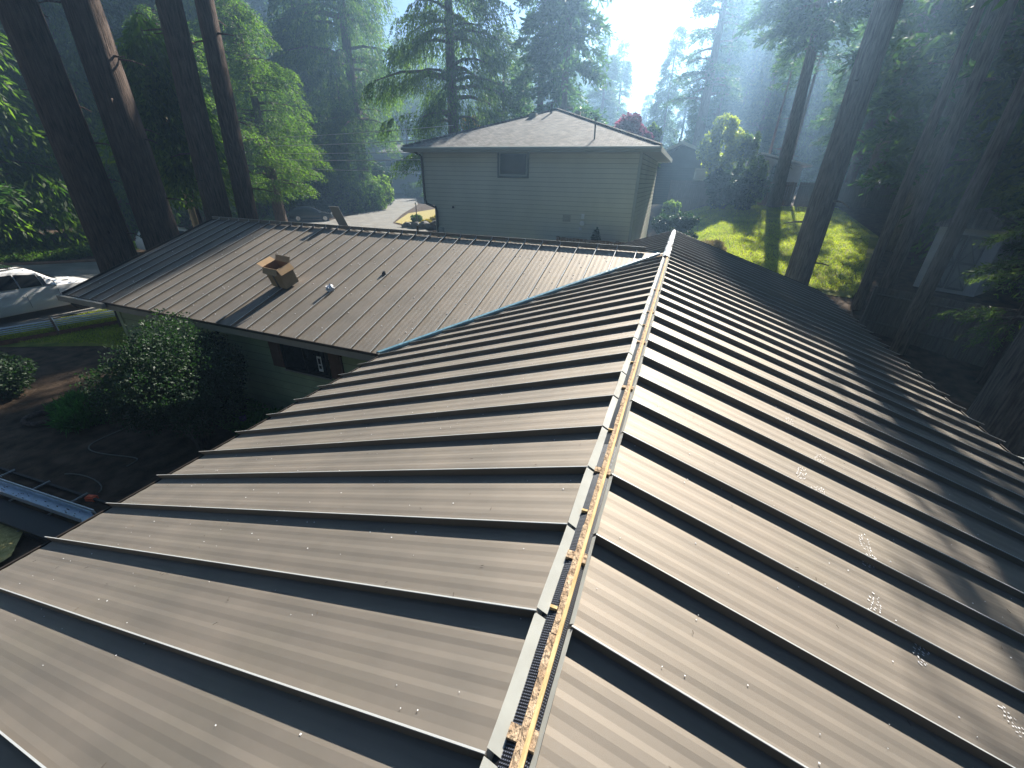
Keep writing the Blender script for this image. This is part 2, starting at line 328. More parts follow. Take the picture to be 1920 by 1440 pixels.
# ------------------------------------------------------------------ the near house
T = math.tan(0.3196); S = 0.406; PH = 0.044          # roof pitch, seam spacing, seam height
oL, oR, xL, xR, EV, YW = 0.4375, 0.8395, 0.0515, 0.0707, 4.03, 9.0171
house = empty('house', (0, 0, -3.9)); HO = Vector((0, 0, 3.9))
tag(house, 'single storey sage green house under the dark bronze standing seam metal roof in the foreground', 'house')
def hb(mbd, name, m, parent=None, smooth=False):     # build a part of the house given in world coordinates
    o = mbd.build(name, m, None, smooth); o.parent = parent or house
    o.matrix_parent_inverse = Matrix.Translation(HO) if not parent else Matrix.Identity(4)
    return o
rng = random.Random(5)
def slope(name, O, U, D, u0, u1, first, v0f, v1f, tip=0.075, tipf=None, cw=.0028):
    """pans with shallow striations and upright seams; u along the ridge, v downslope (horizontal)."""
    O, U, D = Vector(O), Vector(U), Vector(D)
    N = (Vector((0, 0, 1)) + D * T).normalized()
    mbd = MB()
    def P(u, v, h): return O + U * u + D * v + Vector((0, 0, -T * v)) + N * (h - PH)
    seams = []
    k = math.ceil((u0 - first) / S)
    while first + k * S <= u1 + 1e-6: seams.append(first + k * S); k += 1
    edges = [u0] + [s for s in seams if u0 + .02 < s < u1 - .02] + [u1]
    for a, b in zip(edges[:-1], edges[1:]):
        w = b - a
        # profile: repeating flat / fall / flat / rise facets, each pan slightly different
        us, hs = [0.0], [0.0]; h = 0.0
        cells = [('f', .6), ('d', .62), ('f', .8), ('u', .62)] + [('f', .75), ('d', .6), ('f', .8), ('u', .6)] * 3 + [('f', .5)]
        tot = sum(c[1] for c in cells); sgn = 1 if U.y < 0.5 and U.x == 0 else 1
        for kind, ww in cells:
            du = ww / tot; ang = {'f': rng.uniform(-.35, .35), 'd': -5.6 + rng.uniform(-1.2, 1.2), 'u': 5.2 + rng.uniform(-1.2, 1.2)}[kind]
            h += du * S * math.tan(R(ang)); us.append(us[-1] + du); hs.append(h)
        hs = [hh - h * uu for hh, uu in zip(hs, us)]
        pts = [(a + uu * w, hh) for uu, hh in zip(us, hs)]
        for (ua, ha), (ub, hb_) in zip(pts[:-1], pts[1:]):
            q = []
            for uu, hh in ((ua, ha), (ub, hb_)):
                va, vb = v0f(uu), v1f(uu)
                q.append((P(uu, va, hh), P(uu, max(va, vb), hh)))
            mbd.add([q[0][0], q[1][0], q[1][1], q[0][1]], [(0, 1, 2, 3)])
    sb = mbd
    for s in seams:
        if not (u0 + .01 < s < u1 - .01): continue
        va, vb = v0f(s), v1f(s)
        if vb - va < .1: continue
        t = tip if (tipf is None or tipf(s)) else 0.0
        j = rng.uniform(-.0015, .0015)
        # web (with tapered tip), narrow folded cap with its sun glint painted pale
        e = 0.0016
        prof = [P(s - e, va, 0), P(s - e, vb, 0), P(s - e, vb + t, PH), P(s - e, va, PH)]
        sb.prism(prof, U * (2 * e + .0008))
        c0, c1 = -cw + j, cw + j
        cap = [P(s + c0, va, PH - .004), P(s + c1, va, PH - .004), P(s + c1, va, PH + .0008), P(s + c0, va, PH + .0008)]
        cap2 = [P(s + c0, vb + t, PH - .004), P(s + c1, vb + t, PH - .004), P(s + c1, vb + t, PH + .0008), P(s + c0, vb + t, PH + .0008)]
        sb.add(cap + cap2, [(0, 1, 2, 3), (7, 6, 5, 4), (0, 4, 5, 1), (1, 5, 6, 2), (2, 6, 7, 3), (3, 7, 4, 0)], 1)
    pan = hb(mbd, 'roof_slope', [MT['roof'], MT['hem']])
    return P, seams
Y0, Y1 = -3.2, 13.25
def vL(y):
    if 4.96 <= y <= 13.07: return max(xL, min(EV, abs(YW - y) + 0.02))
    return EV
PL, seamsL = slope('left', (0, 0, 0), (0, 1, 0), (-1, 0, 0), Y0, Y1, oL, lambda y: xL, vL, tipf=lambda y: not 4.9 < y < 13.1)
PR, seamsR = slope('right', (0, 0, 0), (0, 1, 0), (1, 0, 0), Y0, Y1, oR, lambda y: xR, lambda y: EV)
XW = 13.03
wf = 7.868 - 19 * .4045
S = .4045
PN, seamsW = slope('wing_near', (0, YW, 0), (-1, 0, 0), (0, -1, 0), 0.12, XW, wf + .4045 * 0, lambda x: .03, lambda x: min(EV, max(.03, x - .07)), tip=.03, tipf=lambda x: x > 4.1, cw=.006)  # caps widened so the painted seam glint shows from afar
PF, _s = slope('wing_far', (0, YW, 0), (-1, 0, 0), (0, 1, 0), 0.12, XW, wf, lambda x: .03, lambda x: min(EV, max(.03, x - .07)), tip=.03)
# sarking under the pans so that nothing shows through
mb = MB()
def under(P, pts): mb.add([P(u, v, -.028) for u, v in pts], [tuple(range(len(pts)))])
under(PL, [(Y0 + .02, .03), (YW, .03), (4.99, EV - .03), (Y0 + .02, EV - .03)]); under(PL, [(YW, .03), (Y1 - .02, .03), (Y1 - .02, EV - .03), (13.0, EV - .03)])
under(PR, [(Y0 + .02, .03), (Y1 - .02, .03), (Y1 - .02, EV - .03), (Y0 + .02, EV - .03)])
under(PN, [(.06, .03), (XW - .02, .03), (XW - .02, EV - .03), (EV, EV - .03)]); under(PF, [(.06, .03), (XW - .02, .03), (XW - .02, EV - .03), (EV, EV - .03)])
hb(mb, 'roof_deck', MT['orangewood'])
# upturned pan ends either side of the ridge slot: painted outside, bare primer inside
def flange(P, seams, side, v, ya, yb, part):
    g = MB(); ys = [ya] + [s for s in seams if ya < s < yb] + [yb]
    for a, b in zip(ys[:-1], ys[1:]):
        if b - a < .02: continue
        n = 6
        for i in range(n):
            q = []
            for j in (0, 1):
                y = a + .012 + (b - a - .018) * (i + j) / n
                f = (i + j) / n
                lean = (.020 + .008 * math.sin(f * 3.1 + a)) * (1 if side < 0 else 1.1)
                q.append((P(y, v[0], v[2] + .004), P(y, v[1] + .002 * math.sin(9 * y), PH * (.96 + .05 * math.sin(5 * y)))))
            g.add([q[0][0], q[1][0], q[1][1], q[0][1]], [(0, 1, 2, 3)])
    return hb(g, part, MT['roofback'])
flange(PL, seamsL, -1, (.014, .053, -.006), Y0 + .02, 8.6, 'ridge_flange')
flange(PR, seamsR, 1, (.057, .0745, .004), Y0 + .02, 8.6, 'ridge_flange')
# vent slot: black mesh, weathered board, yellow board, cross pieces
mb = MB()
for a in np.arange(Y0 + .03, 8.6, .3):
    b = min(a + .3, 8.6)
    mb.add([(-.034, a, -.046), (.014, a, -.030), (.014, b, -.030), (-.034, b, -.046)], [(0, 1, 2, 3)])
    mb.add([(.040, a, -.032), (.072, a, -.046), (.072, b, -.046), (.040, b, -.032)], [(0, 1, 2, 3)])
vent = hb(mb, 'vent_mesh', MT['black'])
mb = MB()
y = Y0 + .04
while y < 1.9:            # little glossy beads of the mesh, near part of the slot
    for vx in (-.013, -.0075, -.002, .0035, .009, .049, .0545):
        z = (-.030 - max(0, .014 - vx) * .333 if vx < .02 else -.032 - (vx - .04) * .4375) + .0003
        mb.box(vx - .0014, vx + .0014, y, y + .003, z, z + .0018)
    y += .0082
hb(mb, 'mesh_beads', mat("mesh_bead", (0.10, 0.11, 0.14), 0.25, 0.6), vent)
mb = MB(); rr = random.Random(3)
a = Y0 + .03
while a < 8.6:
    b = min(a + .12, 8.6); j = rr.uniform(-.0025, .0025); h = rr.uniform(-.001, .001)
    mb.box(.0125 + j, .033, a, b, -.06, -.020 + h)
    a = b
hb(mb, 'ridge_board', MT['osb'])
mb = MB(); mb.box(.0335, .046, Y0 + .03, 8.6, -.06, -.018); hb(mb, 'ridge_lath', MT['yellowwood'])
for yc in (-2.2, -1.3, -.2, .508, 1.111, 1.663, 2.64, 3.6, 4.6, 5.7):
    hb(MB().box(-.016, .012, yc - .018, yc + .018, -.05, -.0235), 'cross_piece', MT['osb']); hb(MB().box(.0465, .060, yc - .022, yc + .024, -.05, -.0235), 'cross_piece', MT['osb'])
for yc in (.40, .878, 1.36, 2.05, 3.1, 4.1): hb(MB().box(-.014, .011, yc - .005, yc + .006, -.05, -.0215), 'batten', MT['yellowwood'])
# foil tape over the far end of the ridge
mb = MB(); n = 40; rr = random.Random(11)
prev = None
for i in range(n + 1):
    y = 8.45 + (Y1 - 8.45) * i / n
    row = [(-.056 + rr.uniform(-.012, .008), y, -.026), (-.03, y, -.004 + rr.uniform(-.010, .006)), (.0, y, .002 + rr.uniform(-.01, .01)), (.034, y, -.004 + rr.uniform(-.01, .006)), (.064 + rr.uniform(-.008, .010), y, -.026)]
    if prev:
        mb.add(prev + row, [(k, k + 5, k + 6, k + 1) for k in range(4)])
    prev = row
hb(mb, 'ridge_tape', MT['galv'])
# wing ridge: upturned dark flange with hem and seam ends, their glints painted pale
mb = MB(); mb.box(-XW, -.42, YW - .002, YW + .002, -.03, .045); hb(mb, 'ridge_flange', MT['roof'])
mb = MB(); mb.box(-XW, -.42, YW - .0045, YW + .0045, .0455, .050)
hb(mb, 'ridge_hem', MT['hem'])
for s in seamsW:
    if .6 < s < XW: hb(MB().prism([(-s, YW - .0035, .044), (-s, YW - .045, -.03), (-s, YW - .0035, -.03)], (.008, 0, 0)), 'seam_end', MT['hem'])
# valley flashing with blue film, on both sides of the wing
def vpt(k, sy, off, h):
    # point along the valley at distance k from the ridge crossing, off = across towards the wing
    return Vector((-k - off, YW + sy * (k - off), -T * (k) + T * off * 0 + h))
for sy in (-1, 1):
    g = MB()
    for i in range(24):
        a = .12 + (EV - .1) * i / 24; b = .12 + (EV - .1) * (i + 1) / 24
        for o0, o1, h0, h1 in ((.0, .0, -.03, .014), (.0, .055, .014, .018), (.055, .07, .018, -.028)):
            q = [Vector((-a - o0, YW + sy * (a - .0) , -T * a + h0)), Vector((-b - o0, YW + sy * b, -T * b + h0)),
                 Vector((-b - o1, YW + sy * (b - 0), -T * b + h1)), Vector((-a - o1, YW + sy * a, -T * a + h1))]
            g.add(q, [(0, 1, 2, 3)])
    hb(g, 'valley_flashing', MT['film'])
# light folded ends of the near pans where they meet the valley
g = MB()
for s in seamsL:
    if 5.0 < s < 8.9:
        v = abs(YW - s)
        hb(MB().add([PL(s + .01, v - .005, .008), PL(s + .01, v - .20, .008), PL(s - .15, v + .10, .008)], [(0, 1, 2)]), 'pan_end', MT['roofback'])
# eave and rake trim
mb = MB(); ze = -T * EV
def trim_eave(x0, x1, y0, y1):
    mb.box(x0, x1, y0, y1, ze - .075, ze - .038)
mb.box(-EV - .012, -EV + .0, Y0, 4.9, ze - .085, ze - .037); mb.box(EV, EV + .012, Y0, Y1, ze - .085, ze - .037)
mb.box(-XW, -EV - .02, YW - EV - .012, YW - EV, ze - .085, ze - .037); mb.box(-XW, -EV - .02, YW + EV, YW + EV + .012, ze - .085, ze - .037)
for sy in (-1, 1):
    for x in (-XW - .02,):
        mb.prism([(x, YW, -.0), (x, YW + sy * EV, ze - .0), (x, YW + sy * EV, ze - .12), (x, YW, -.14)], (.02, 0, 0))
for sx in (-1, 1):
    mb.prism([(0, Y1, 0), (sx * EV, Y1, ze), (sx * EV, Y1, ze - .12), (0, Y1, -.14)], (0, .02, 0))
    mb.prism([(0, Y0 - .02, 0), (sx * EV, Y0 - .02, ze), (sx * EV, Y0 - .02, ze - .12), (0, Y0 - .02, -.14)], (0, .02, 0))
hb(mb, 'drip_edge', MT['trimdark'])
mb = MB()
mb.box(-XW + .02, -EV + .1, YW - EV + .022, YW - EV + .05, ze - .22, ze - .088)
mb.box(-EV + .022, -EV + .05, Y0, 5.0, ze - .22, ze - .088); mb.box(EV - .05, EV - .022, Y0, Y1, ze - .22, ze - .088)
mb.box(-XW + .02, -EV + .1, YW + EV - .05, YW + EV - .022, ze - .22, ze - .088)
hb(mb, 'fascia', MT['fascia'])
mb = MB()
mb.box(-XW - .06, -11.4, YW - EV - .10, YW - EV - .014, ze - .17, ze - .05)
hb(mb, 'gutter', MT['fascia'])
mb = MB()
mb.box(-XW + .03, -3.62, YW - EV + .06, YW - EV + .46, ze - .225, ze - .20); mb.box(-EV + .06, -3.58, Y0 + .1, 5.4, ze - .225, ze - .2)
mb.box(3.58, EV - .06, Y0 + .1, Y1 - .1, ze - .225, ze - .2); mb.box(-XW + .03, -3.62, YW + EV - .46, YW + EV - .06, ze - .225, ze - .2)
hb(mb, 'soffit', MT['fascia'])
# lap siding walls
def siding(mbd, p0, p1, z0, z1, out, board=.18, lap=.014):
    p0, p1, out = Vector(p0), Vector(p1), Vector(out); z = z0
    while z < z1 - .01:
        zt = min(z + board, z1)
        a = [p0 + out * lap + Vector((0, 0, z)), p1 + out * lap + Vector((0, 0, z)), p1 + Vector((0, 0, zt)), p0 + Vector((0, 0, zt)), p1 + Vector((0, 0, z)), p0 + Vector((0, 0, z))]
        mbd.add(a, [(0, 1, 2, 3), (5, 4, 1, 0)])
        g_ = Vector((0, 0, .016)); o_ = out * .0015          # painted dark strip for the shade line under each lap
        mbd.add([a[3] + o_ - g_ , a[2] + o_ - g_, a[2] + o_, a[3] + o_], [(0, 1, 2, 3)], 1); z = zt
ye = 5.42; zs = ze - .22
mb = MB()
siding(mb, (-12.0, ye, 0), (-3.6, ye, 0), -3.9, zs, (0, -1, 0)); siding(mb, (-3.6, ye, 0), (-3.6, Y0 + .5, 0), -3.9, zs, (-1, 0, 0))
siding(mb, (3.6, Y0 + .5, 0), (3.6, 12.8, 0), -3.9, zs, (1, 0, 0)); siding(mb, (-12.0, 12.6, 0), (-12.0, ye, 0), -3.9, zs, (-1, 0, 0))
siding(mb, (3.6, 12.8, 0), (-12.0, 12.6, 0), -3.9, zs, (0, 1, 0)); siding(mb, (-3.6, Y0 + .5, 0), (3.6, Y0 + .5, 0), -3.9, zs, (0, -1, 0))
# gables
mb.add([(-12, YW - 3.6, zs), (-12, YW + 3.6, zs), (-12, YW, -.12)], [(0, 1, 2)]); mb.add([(-3.6, 12.8, zs), (3.6, 12.8, zs), (0, 12.8, -.12)], [(0, 1, 2)])
mb.add([(-3.6, Y0 + .5, zs), (3.6, Y0 + .5, zs), (0, Y0 + .5, -.12)], [(0, 1, 2)])
hb(mb, 'wall', [MT['green'], MT['lap_shade']])
mb = MB(); mb.box(-12.06, -11.93, ye - .03, ye + .06, -3.9, zs); hb(mb, 'corner_board', MT['green'])
wx0, wx1, wz0, wz1 = -6.78, -5.70, -2.26, -1.70
mb = MB(); fy = ye - .05
for b in ((wx0 - .04, wx1 + .04, wz0 - .05, wz0), (wx0 - .04, wx1 + .04, wz1, wz1 + .04), (wx0 - .04, wx0, wz0, wz1), (wx1, wx1 + .04, wz0, wz1), (-6.26, -6.22, wz0, wz1)):
    mb.box(b[0], b[1], fy, ye - .005, b[2], b[3])
win = hb(mb, 'window', MT['blackframe'])
mb = MB(); mb.box(wx0, wx1, ye - .03, ye - .024, wz0, wz1); hb(mb, 'pane', MT['glass'], win)
mb = MB(); mb.box(wx0 - .06, wx1 + .06, fy - .02, ye - .015, wz0 - .075, wz0 - .052); hb(mb, 'sill', MT['fascia'], win)
mb = MB(); mb.box(-5.93, -5.82, ye - .0345, ye - .0315, wz0 + .06, wz0 + .38); o = hb(mb, 'sticker', MT['white'], win)
mb = MB(); mb.box(-5.905, -5.845, ye - .0375, ye - .0350, wz0 + .12, wz0 + .19); mb.box(-5.905, -5.845, ye - .0375, ye - .0350, wz0 + .22, wz0 + .34); hb(mb, 'sticker_print', MT['blackframe'], win)
for a, b in ((-7.14, -6.84), (-5.62, -5.32)):
    mb = MB(); mb.box(a, b, ye - .045, ye - .006, wz0 - .03, wz1 + .02); mb.box(a + .04, b - .04, ye - .055, ye - .046, wz0 + .04, wz1 - .05); hb(mb, 'shutter', MT['rust'])
# rivets / pipe boots / marks on the roof
mb = MB()
c = Vector((-5.557, 7.235, -.591 - .034))
mb.tube([c, c + Vector((0, 0, .03))], [.055, .035], 12); mb.tube([c + Vector((0, 0, .03)), c + Vector((0, 0, .05))], .03, 10)
hb(mb, 'vent_stub', MT['black'])
mb = MB(); mb.tube([(-5.965, 9.25, -.1), (-5.965, 9.25, .135)], .028, 10); hb(mb, 'vent_pipe', MT['black'])
# dusty boot prints on the right slope
pr = random.Random(9)
prints = [(1.28, 3.42, 80), (1.60, 3.72, 20), (1.41, 3.02, 60), (1.21, 2.68, 70), (1.27, 2.55, 40), (1.45, 2.24, 80), (1.42, 2.08, 55), (1.33, 1.76, 60), (1.47, 1.62, 60), (1.49, 4.15, 50), (1.76, 1.47, 110)]
for (x, y, a) in prints:
    g = MB(); ca, sa = math.cos(R(a)), math.sin(R(a))
    for i in range(11):
        for j in range(4):
            if pr.random() < .33: continue
            lu = (i - 5) * .0165 + pr.uniform(-.003, .003); lv = (j - 1.5) * .017 * (1 if abs(i - 5) < 4 else .6) + pr.uniform(-.003, .003)
            dx, dy = (lu * ca - lv * sa) * .9, lu * sa + lv * ca
            w, h = .0048 * pr.uniform(.5, 1.1), .0022 * pr.uniform(.6, 1.3)
            tw = R(a + 60 + (20 if j % 2 else -30))
            q = []
            for (p, r_) in ((-w, -h), (w, -h), (w, h), (-w, h)):
                q.append(PR(y + dy + p * math.sin(tw) + r_ * math.cos(tw), x + dx + p * math.cos(tw) - r_ * math.sin(tw), .0032))
            g.add(q, [(0, 1, 2, 3)])
    hb(g, 'boot_print', MT['paper'])
# specks of debris on the pans
g = MB()
for i in range(520):
    if pr.random() < .5: P, v, u = PL, pr.uniform(.1, 3.6), pr.uniform(.1, 4.9)
    else: P, v, u = PR, pr.uniform(.1, 3.8), pr.uniform(.1, 6)
    r_ = pr.choice([.0011, .0014, .0018, .0026])
    c = P(u, v, .004)
    g.box(c.x - r_, c.x + r_, c.y - r_, c.y + r_, c.z - r_ * .5, c.z - .0028 + r_ * .3)
for i in range(260):
    u = pr.uniform(1, 12.8); v = pr.uniform(.1, min(3.9, u - .3)) if u > .5 else .1
    c = PN(u, v, .004); r_ = pr.choice([.004, .006, .008])
    g.box(c.x - r_, c.x + r_, c.y - r_, c.y + r_, c.z - r_ * .5, c.z + r_ * .4)
o = hb(g, 'roof_specks', MT['paper']); o['kind'] = 'stuff'
g = MB()
for i in range(420):
    w_ = pr.random()
    if w_ < .35: P, v, u = PL, pr.uniform(.1, 3.8), pr.uniform(.1, 4.9)
    elif w_ < .7: P, v, u = PR, pr.uniform(.1, 3.9), pr.uniform(.1, 9)
    else:
        P, u = PN, pr.uniform(2, 12.8); v = pr.uniform(.1, min(3.9, u - .3))
    a_, L_ = pr.uniform(0, 6.28), pr.uniform(.006, .022)
    c0_, c1_ = P(u, v, .004), P(u + math.cos(a_) * L_, v + math.sin(a_) * L_, .004)
    g.tube([c0_, c1_], .0009 if P is not PN else .0022, 4)
o = hb(g, 'fallen_needles', MT['dirt']); o['kind'] = 'stuff'

# ------------------------------------------------------------------ things on the roof
Nw = (Vector((0, 0, 1)) + Vector((0, -1, 0)) * T).normalized()
bx = empty('cardboard_box', (0, 0, 0)); tag(bx, 'open tall cardboard box with black tape standing on the left roof wing', 'cardboard box')
ax = Vector((1, 0, 0)); ayv = Nw.cross(ax).normalized()
bm_ = Matrix((ax, ayv, Nw)).transposed().to_4x4(); bm_.translation = PN(7.52, YW - 6.42, .040) + Vector((0, 0, 0))
bx.matrix_world = bm_ @ Matrix.Rotation(R(-7), 4, 'Z')
W_, D_, Hh, th = .225, .165, .44, .006
mb = MB(); mb.box(-W_, W_, -D_, -D_ + th, 0, Hh); mb.box(-W_, W_, D_ - th, D_, 0, Hh); mb.box(-W_, -W_ + th, -D_ + th, D_ - th, 0, Hh); mb.box(W_ - th, W_, -D_ + th, D_ - th, 0, Hh)
mb.box(-W_ + th, W_ - th, -D_ + th, D_ - th, .002, .008)
mb.build('carton', MT['cardboard'], bx)
mb = MB(); mb.box(-W_ + th + .001, W_ - th - .001, D_ - th - .003, D_ - th - .001, .01, Hh - .01); mb.box(-W_ + th + .001, -W_ + th + .003, -D_ + th, D_ - th - .004, .01, Hh - .01); mb.box(W_ - th - .003, W_ - th - .001, -D_ + th, D_ - th - .004, .01, Hh - .01)
mb.build('carton_lining', MT['cardin'], bx)
def flap(hx0, hy0, hx1, hy1, out, ang, L, name='flap'):
    a, b = Vector((hx0, hy0, Hh)), Vector((hx1, hy1, Hh)); out = Vector(out)
    d = out * math.cos(R(ang)) * L + Vector((0, 0, math.sin(R(ang)) * L))
    n_ = (b - a).cross(d).normalized() * .004
    MB().prism([a, b, b + d, a + d], n_).build(name, MT['cardboard'], bx)
flap(-W_, -D_, W_, -D_, (0, -1, 0), 40 if 0 else -62, .13); flap(W_, D_, -W_, D_, (0, 1, 0), 55, .11)
flap(-W_, D_, -W_, -D_, (-1, 0, 0), 20, .15); flap(W_, -D_, W_, D_, (1, 0, 0), -58, .14)
mb = MB(); mb.box(-.04, .02, -D_ - .0035, -D_ - .001, .0, Hh - .02); mb.build('tape_strip', MT['black'], bx)

import bmesh
def blob(name, m, loc, r, seed, sub=3, amp=.3, freq=1.5, squash=(1, 1, 1), parent=None, smooth=False):
    from mathutils import noise
    bm = bmesh.new(); bmesh.ops.create_icosphere(bm, subdivisions=sub, radius=1)
    for v in bm.verts:
        k = 1 + amp * noise.noise(v.co * freq + Vector((seed * 7.3, seed, 0)))+ amp * .5 * noise.noise(v.co * freq * 2.7 + Vector((seed, 3, 0)))
        v.co = Vector((v.co.x * squash[0], v.co.y * squash[1], v.co.z * squash[2])) * k * r
    me = bpy.data.meshes.new(name); bm.to_mesh(me); bm.free(); me.materials.append(m)
    if smooth: me.polygons.foreach_set("use_smooth", [True] * len(me.polygons))
    o = bpy.data.objects.new(name, me); col.objects.link(o); o.location = loc
    if parent: o.parent = parent
    return o
pb = blob('crumpled_paper', MT['paper'], PN(6.30, YW - 6.42, .07), .075, 4, 3, .55, 2.4)
tag(pb, 'crumpled ball of white paper on the left roof wing beside the cardboard box', 'paper')
# sheet of roofing leaning behind the wing ridge
sp = empty('roofing_offcut', (-8.5, 9.62, -.28)); tag(sp, 'narrow grey metal sheet sticking up behind the ridge of the left wing', 'metal sheet')
mb = MB()
for k in range(6):
    a = -.16 + k * .053
    mb.prism([(a, 0, 0), (a + .053, 0, 0), (a + .053, .004 + .004 * (k % 2), 0), (a, .004 * (k % 2) + .004, 0)], (-.17, -.22, .74))
mb.build('sheet', mat("grey_sheet", (0.20, 0.215, 0.205), .5, .5), sp)
mb = MB(); mb.prism([(-.162, -.003, 0), (-.156, -.003, 0), (-.156, .01, 0), (-.162, .01, 0)], (-.17, -.22, .742)); mb.build('hem', MT['roofback'], sp)
o = mb = MB(); mb.box(-.335, -.005, -.235, -.21, .738, .752); mb.build('hem', MT['roofback'], sp)

# ------------------------------------------------------------------ neighbour house
nb = empty('house', (-6.3, 17, -4.0)); tag(nb, 'two storey grey green house with a shingled hip roof and one small upper window', 'house')
NO = Matrix.Translation((6.3, -17, 4.0))
def nbp(mbd, name, m, parent=None, smooth=False):
    o = mbd.build(name, m, None, smooth); o.parent = parent or nb
    if not parent: o.matrix_parent_inverse = NO
    return o
mb = MB(); X0, X1, YA, YB, ZE = -11.52, -.96, 17.0, 27.2, 2.34
AX, AZ = -6.24, 4.15
yr0, yr1 = 22.28, 22.6
top = [(X0, YA, ZE), (X1, YA, ZE), (X1, YB, ZE), (X0, YB, ZE), (AX - .0, 22.1, AZ), (AX, 22.2, AZ)]
mb.add(top, [(0, 1, 4), (1, 2, 5, 4), (2, 3, 5), (3, 0, 4, 5)])
roofn = nbp(mb, 'roof', MT['shingle'])
mb = MB()
for a, b in (((X0, YA, ZE), (AX, 22.1, AZ)), ((X1, YA, ZE), (AX, 22.1, AZ))):
    a, b = Vector(a), Vector(b); n_ = 30
    for i in range(n_):
        p, q = a.lerp(b, i / n_), a.lerp(b, (i + .9) / n_); mb.tube([p + Vector((0, 0, .0)), q + Vector((0, 0, .012))], .055, 5)
nbp(mb, 'hip_cap', MT['shingle'], None)
mb = MB()
mb.box(X0, X1, YA - .02, YA + .01, ZE - .19, ZE - .02); mb.box(X1 - .01, X1 + .02, YA + .012, YB, ZE - .19, ZE - .02); mb.box(X0 - .02, X0 + .01, YA + .012, YB, ZE - .19, ZE - .02); mb.box(X0, X1, YB - .01, YB + .02, ZE - .19, ZE - .02)
nbp(mb, 'fascia', MT['ntrim'])
mb = MB(); mb.tube([(X0 - .02, YA - .08, ZE - .07), (X1 + .02, YA - .08, ZE - .07)], .06, 8); nbp(mb, 'gutter', MT['ntrim'])
mb = MB(); mb.box(X0 + .02, X1 - .02, YA + .02, YB - .02, ZE - .175, ZE - .15); nbp(mb, 'soffit', MT['nsoff'])
mb = MB(); zt = ZE - .176
siding(mb, (-10.96, 17.6, 0), (-1.64, 17.6, 0), .10, zt, (0, -1, 0), .17, .03); siding(mb, (-10.42, 17.62, 0), (-1.64, 17.62, 0), -4.3, .098, (0, -1, 0), .17, .03)
siding(mb, (-1.64, 17.6, 0), (-1.64, 26.6, 0), -4.3, zt, (1, 0, 0), .17, .016); siding(mb, (-10.96, 26.6, 0), (-10.96, 17.6, 0), .1, zt, (-1, 0, 0), .17, .016)
siding(mb, (-10.42, 26.6, 0), (-10.42, 17.62, 0), -4.3, .1, (-1, 0, 0), .17, .016); siding(mb, (-1.64, 26.6, 0), (-10.96, 26.6, 0), -4.3, zt, (0, 1, 0), .17, .016)
mb.box(-10.96, -10.42, 17.61, 26.6, .07, .099)
nbp(mb, 'wall', [MT['nwall'], MT['lap_shade']])
for q_ in ((-1.70, -1.60, 17.56, 17.66, -4.2, zt), (-11.0, -10.9, 17.56, 17.64, .1, zt), (-10.46, -10.38, 17.57, 17.64, -4.2, .07)): nbp(MB().box(*q_), 'corner_board', MT['ntrim'])
wx0, wx1, wz0, wz1 = -7.28, -6.05, 1.32, 2.16
mb = MB()
for b in ((wx0 - .07, wx1 + .07, wz0 - .08, wz0), (wx0 - .07, wx0, wz0, wz1), (wx1, wx1 + .07, wz0, wz1)): mb.box(b[0], b[1], 17.54, 17.6, b[2], b[3])
nw = nbp(mb, 'window', mat("dark_trim_green", (.10, .115, .105), .7))
mb = MB()
for b in ((wx0, wx1, wz0, wz0 + .05), (wx0, wx0 + .05, wz0 + .05, wz1), (wx1 - .05, wx1, wz0 + .05, wz1), (wx0 + .05, wx1 - .05, wz1 - .04, wz1)): mb.box(b[0], b[1], 17.555, 17.585, b[2], b[3])
o = mb.build('frame', MT['ntrim']); o.parent = nw
mb = MB(); mb.box(wx0 + .05, wx1 - .05, 17.57, 17.58, wz0 + .05, wz1 - .04); o = mb.build('pane', MT['glass']); o.parent = nw
mb = MB(); mb.tube([(-10.99, 17.0, 2.2), (-10.95, 17.5, 2.0), (-10.93, 17.53, .3), (-10.85, 17.53, .12), (-10.4, 17.53, -.02), (-10.33, 17.53, -.2), (-10.33, 17.53, -3.6)], .05, 8); nbp(mb, 'downspout', MT['trimdark'])
mb = MB(); mb.box(-10.28, -10.05, 17.5, 17.59, -1.16, -.86); nbp(mb, 'meter_box', MT['ntrim'])
mb = MB(); mb.box(-4.42, -4.10, 17.55, 17.59, -.32, -.05); mb.box(-4.38, -4.14, 17.53, 17.549, -.28, -.2); mb.box(-4.38, -4.14, 17.53, 17.549, -.17, -.09); nbp(mb, 'wall_vent', MT['nsoff'])
mb = MB(); mb.tube([(-3.6, 17.5, -.35), (-3.6, 17.59, -.35)], .1, 12); mb.box(-3.66, -3.54, 17.55, 17.59, -.2, .0); mb.box(-3.72, -3.6, 17.54, 17.59, -.62, -.5); nbp(mb, 'meter', MT['white'])
mb = MB(); mb.tube([(-9.5, 17.52, .02), (-9.5, 17.59, .02)], .05, 8); nbp(mb, 'hose_bib', MT['trimdark'])
def nroof(x, y): return ZE + (y - YA) * (AZ - ZE) / 5.1
mb = MB(); mb.tube([(-3.46, 17.72, nroof(0, 17.72) - .02), (-3.48, 17.72, 3.22)], .03, 8); mb.tube([(-3.48, 17.72, 3.2), (-3.48, 17.72, 3.3)], .045, 8); nbp(mb, 'mast_pipe', MT['ntrim'])
mb = MB(); mb.tube([(-6.35, 21.5, nroof(0, 21.5) - .02), (-6.35, 21.5, nroof(0, 21.5) + .34)], .05, 8); nbp(mb, 'flue_pipe', MT['trimdark'])
nbp(MB().box(-7.2, -6.9, 20.9, 21.25, nroof(0, 21.0) - .05, nroof(0, 21.1) + .10), 'roof_vent', MT['ntrim']); nbp(MB().box(-5.2, -4.95, 21.3, 21.5, 3.6, 3.95), 'roof_vent', MT['ntrim'])

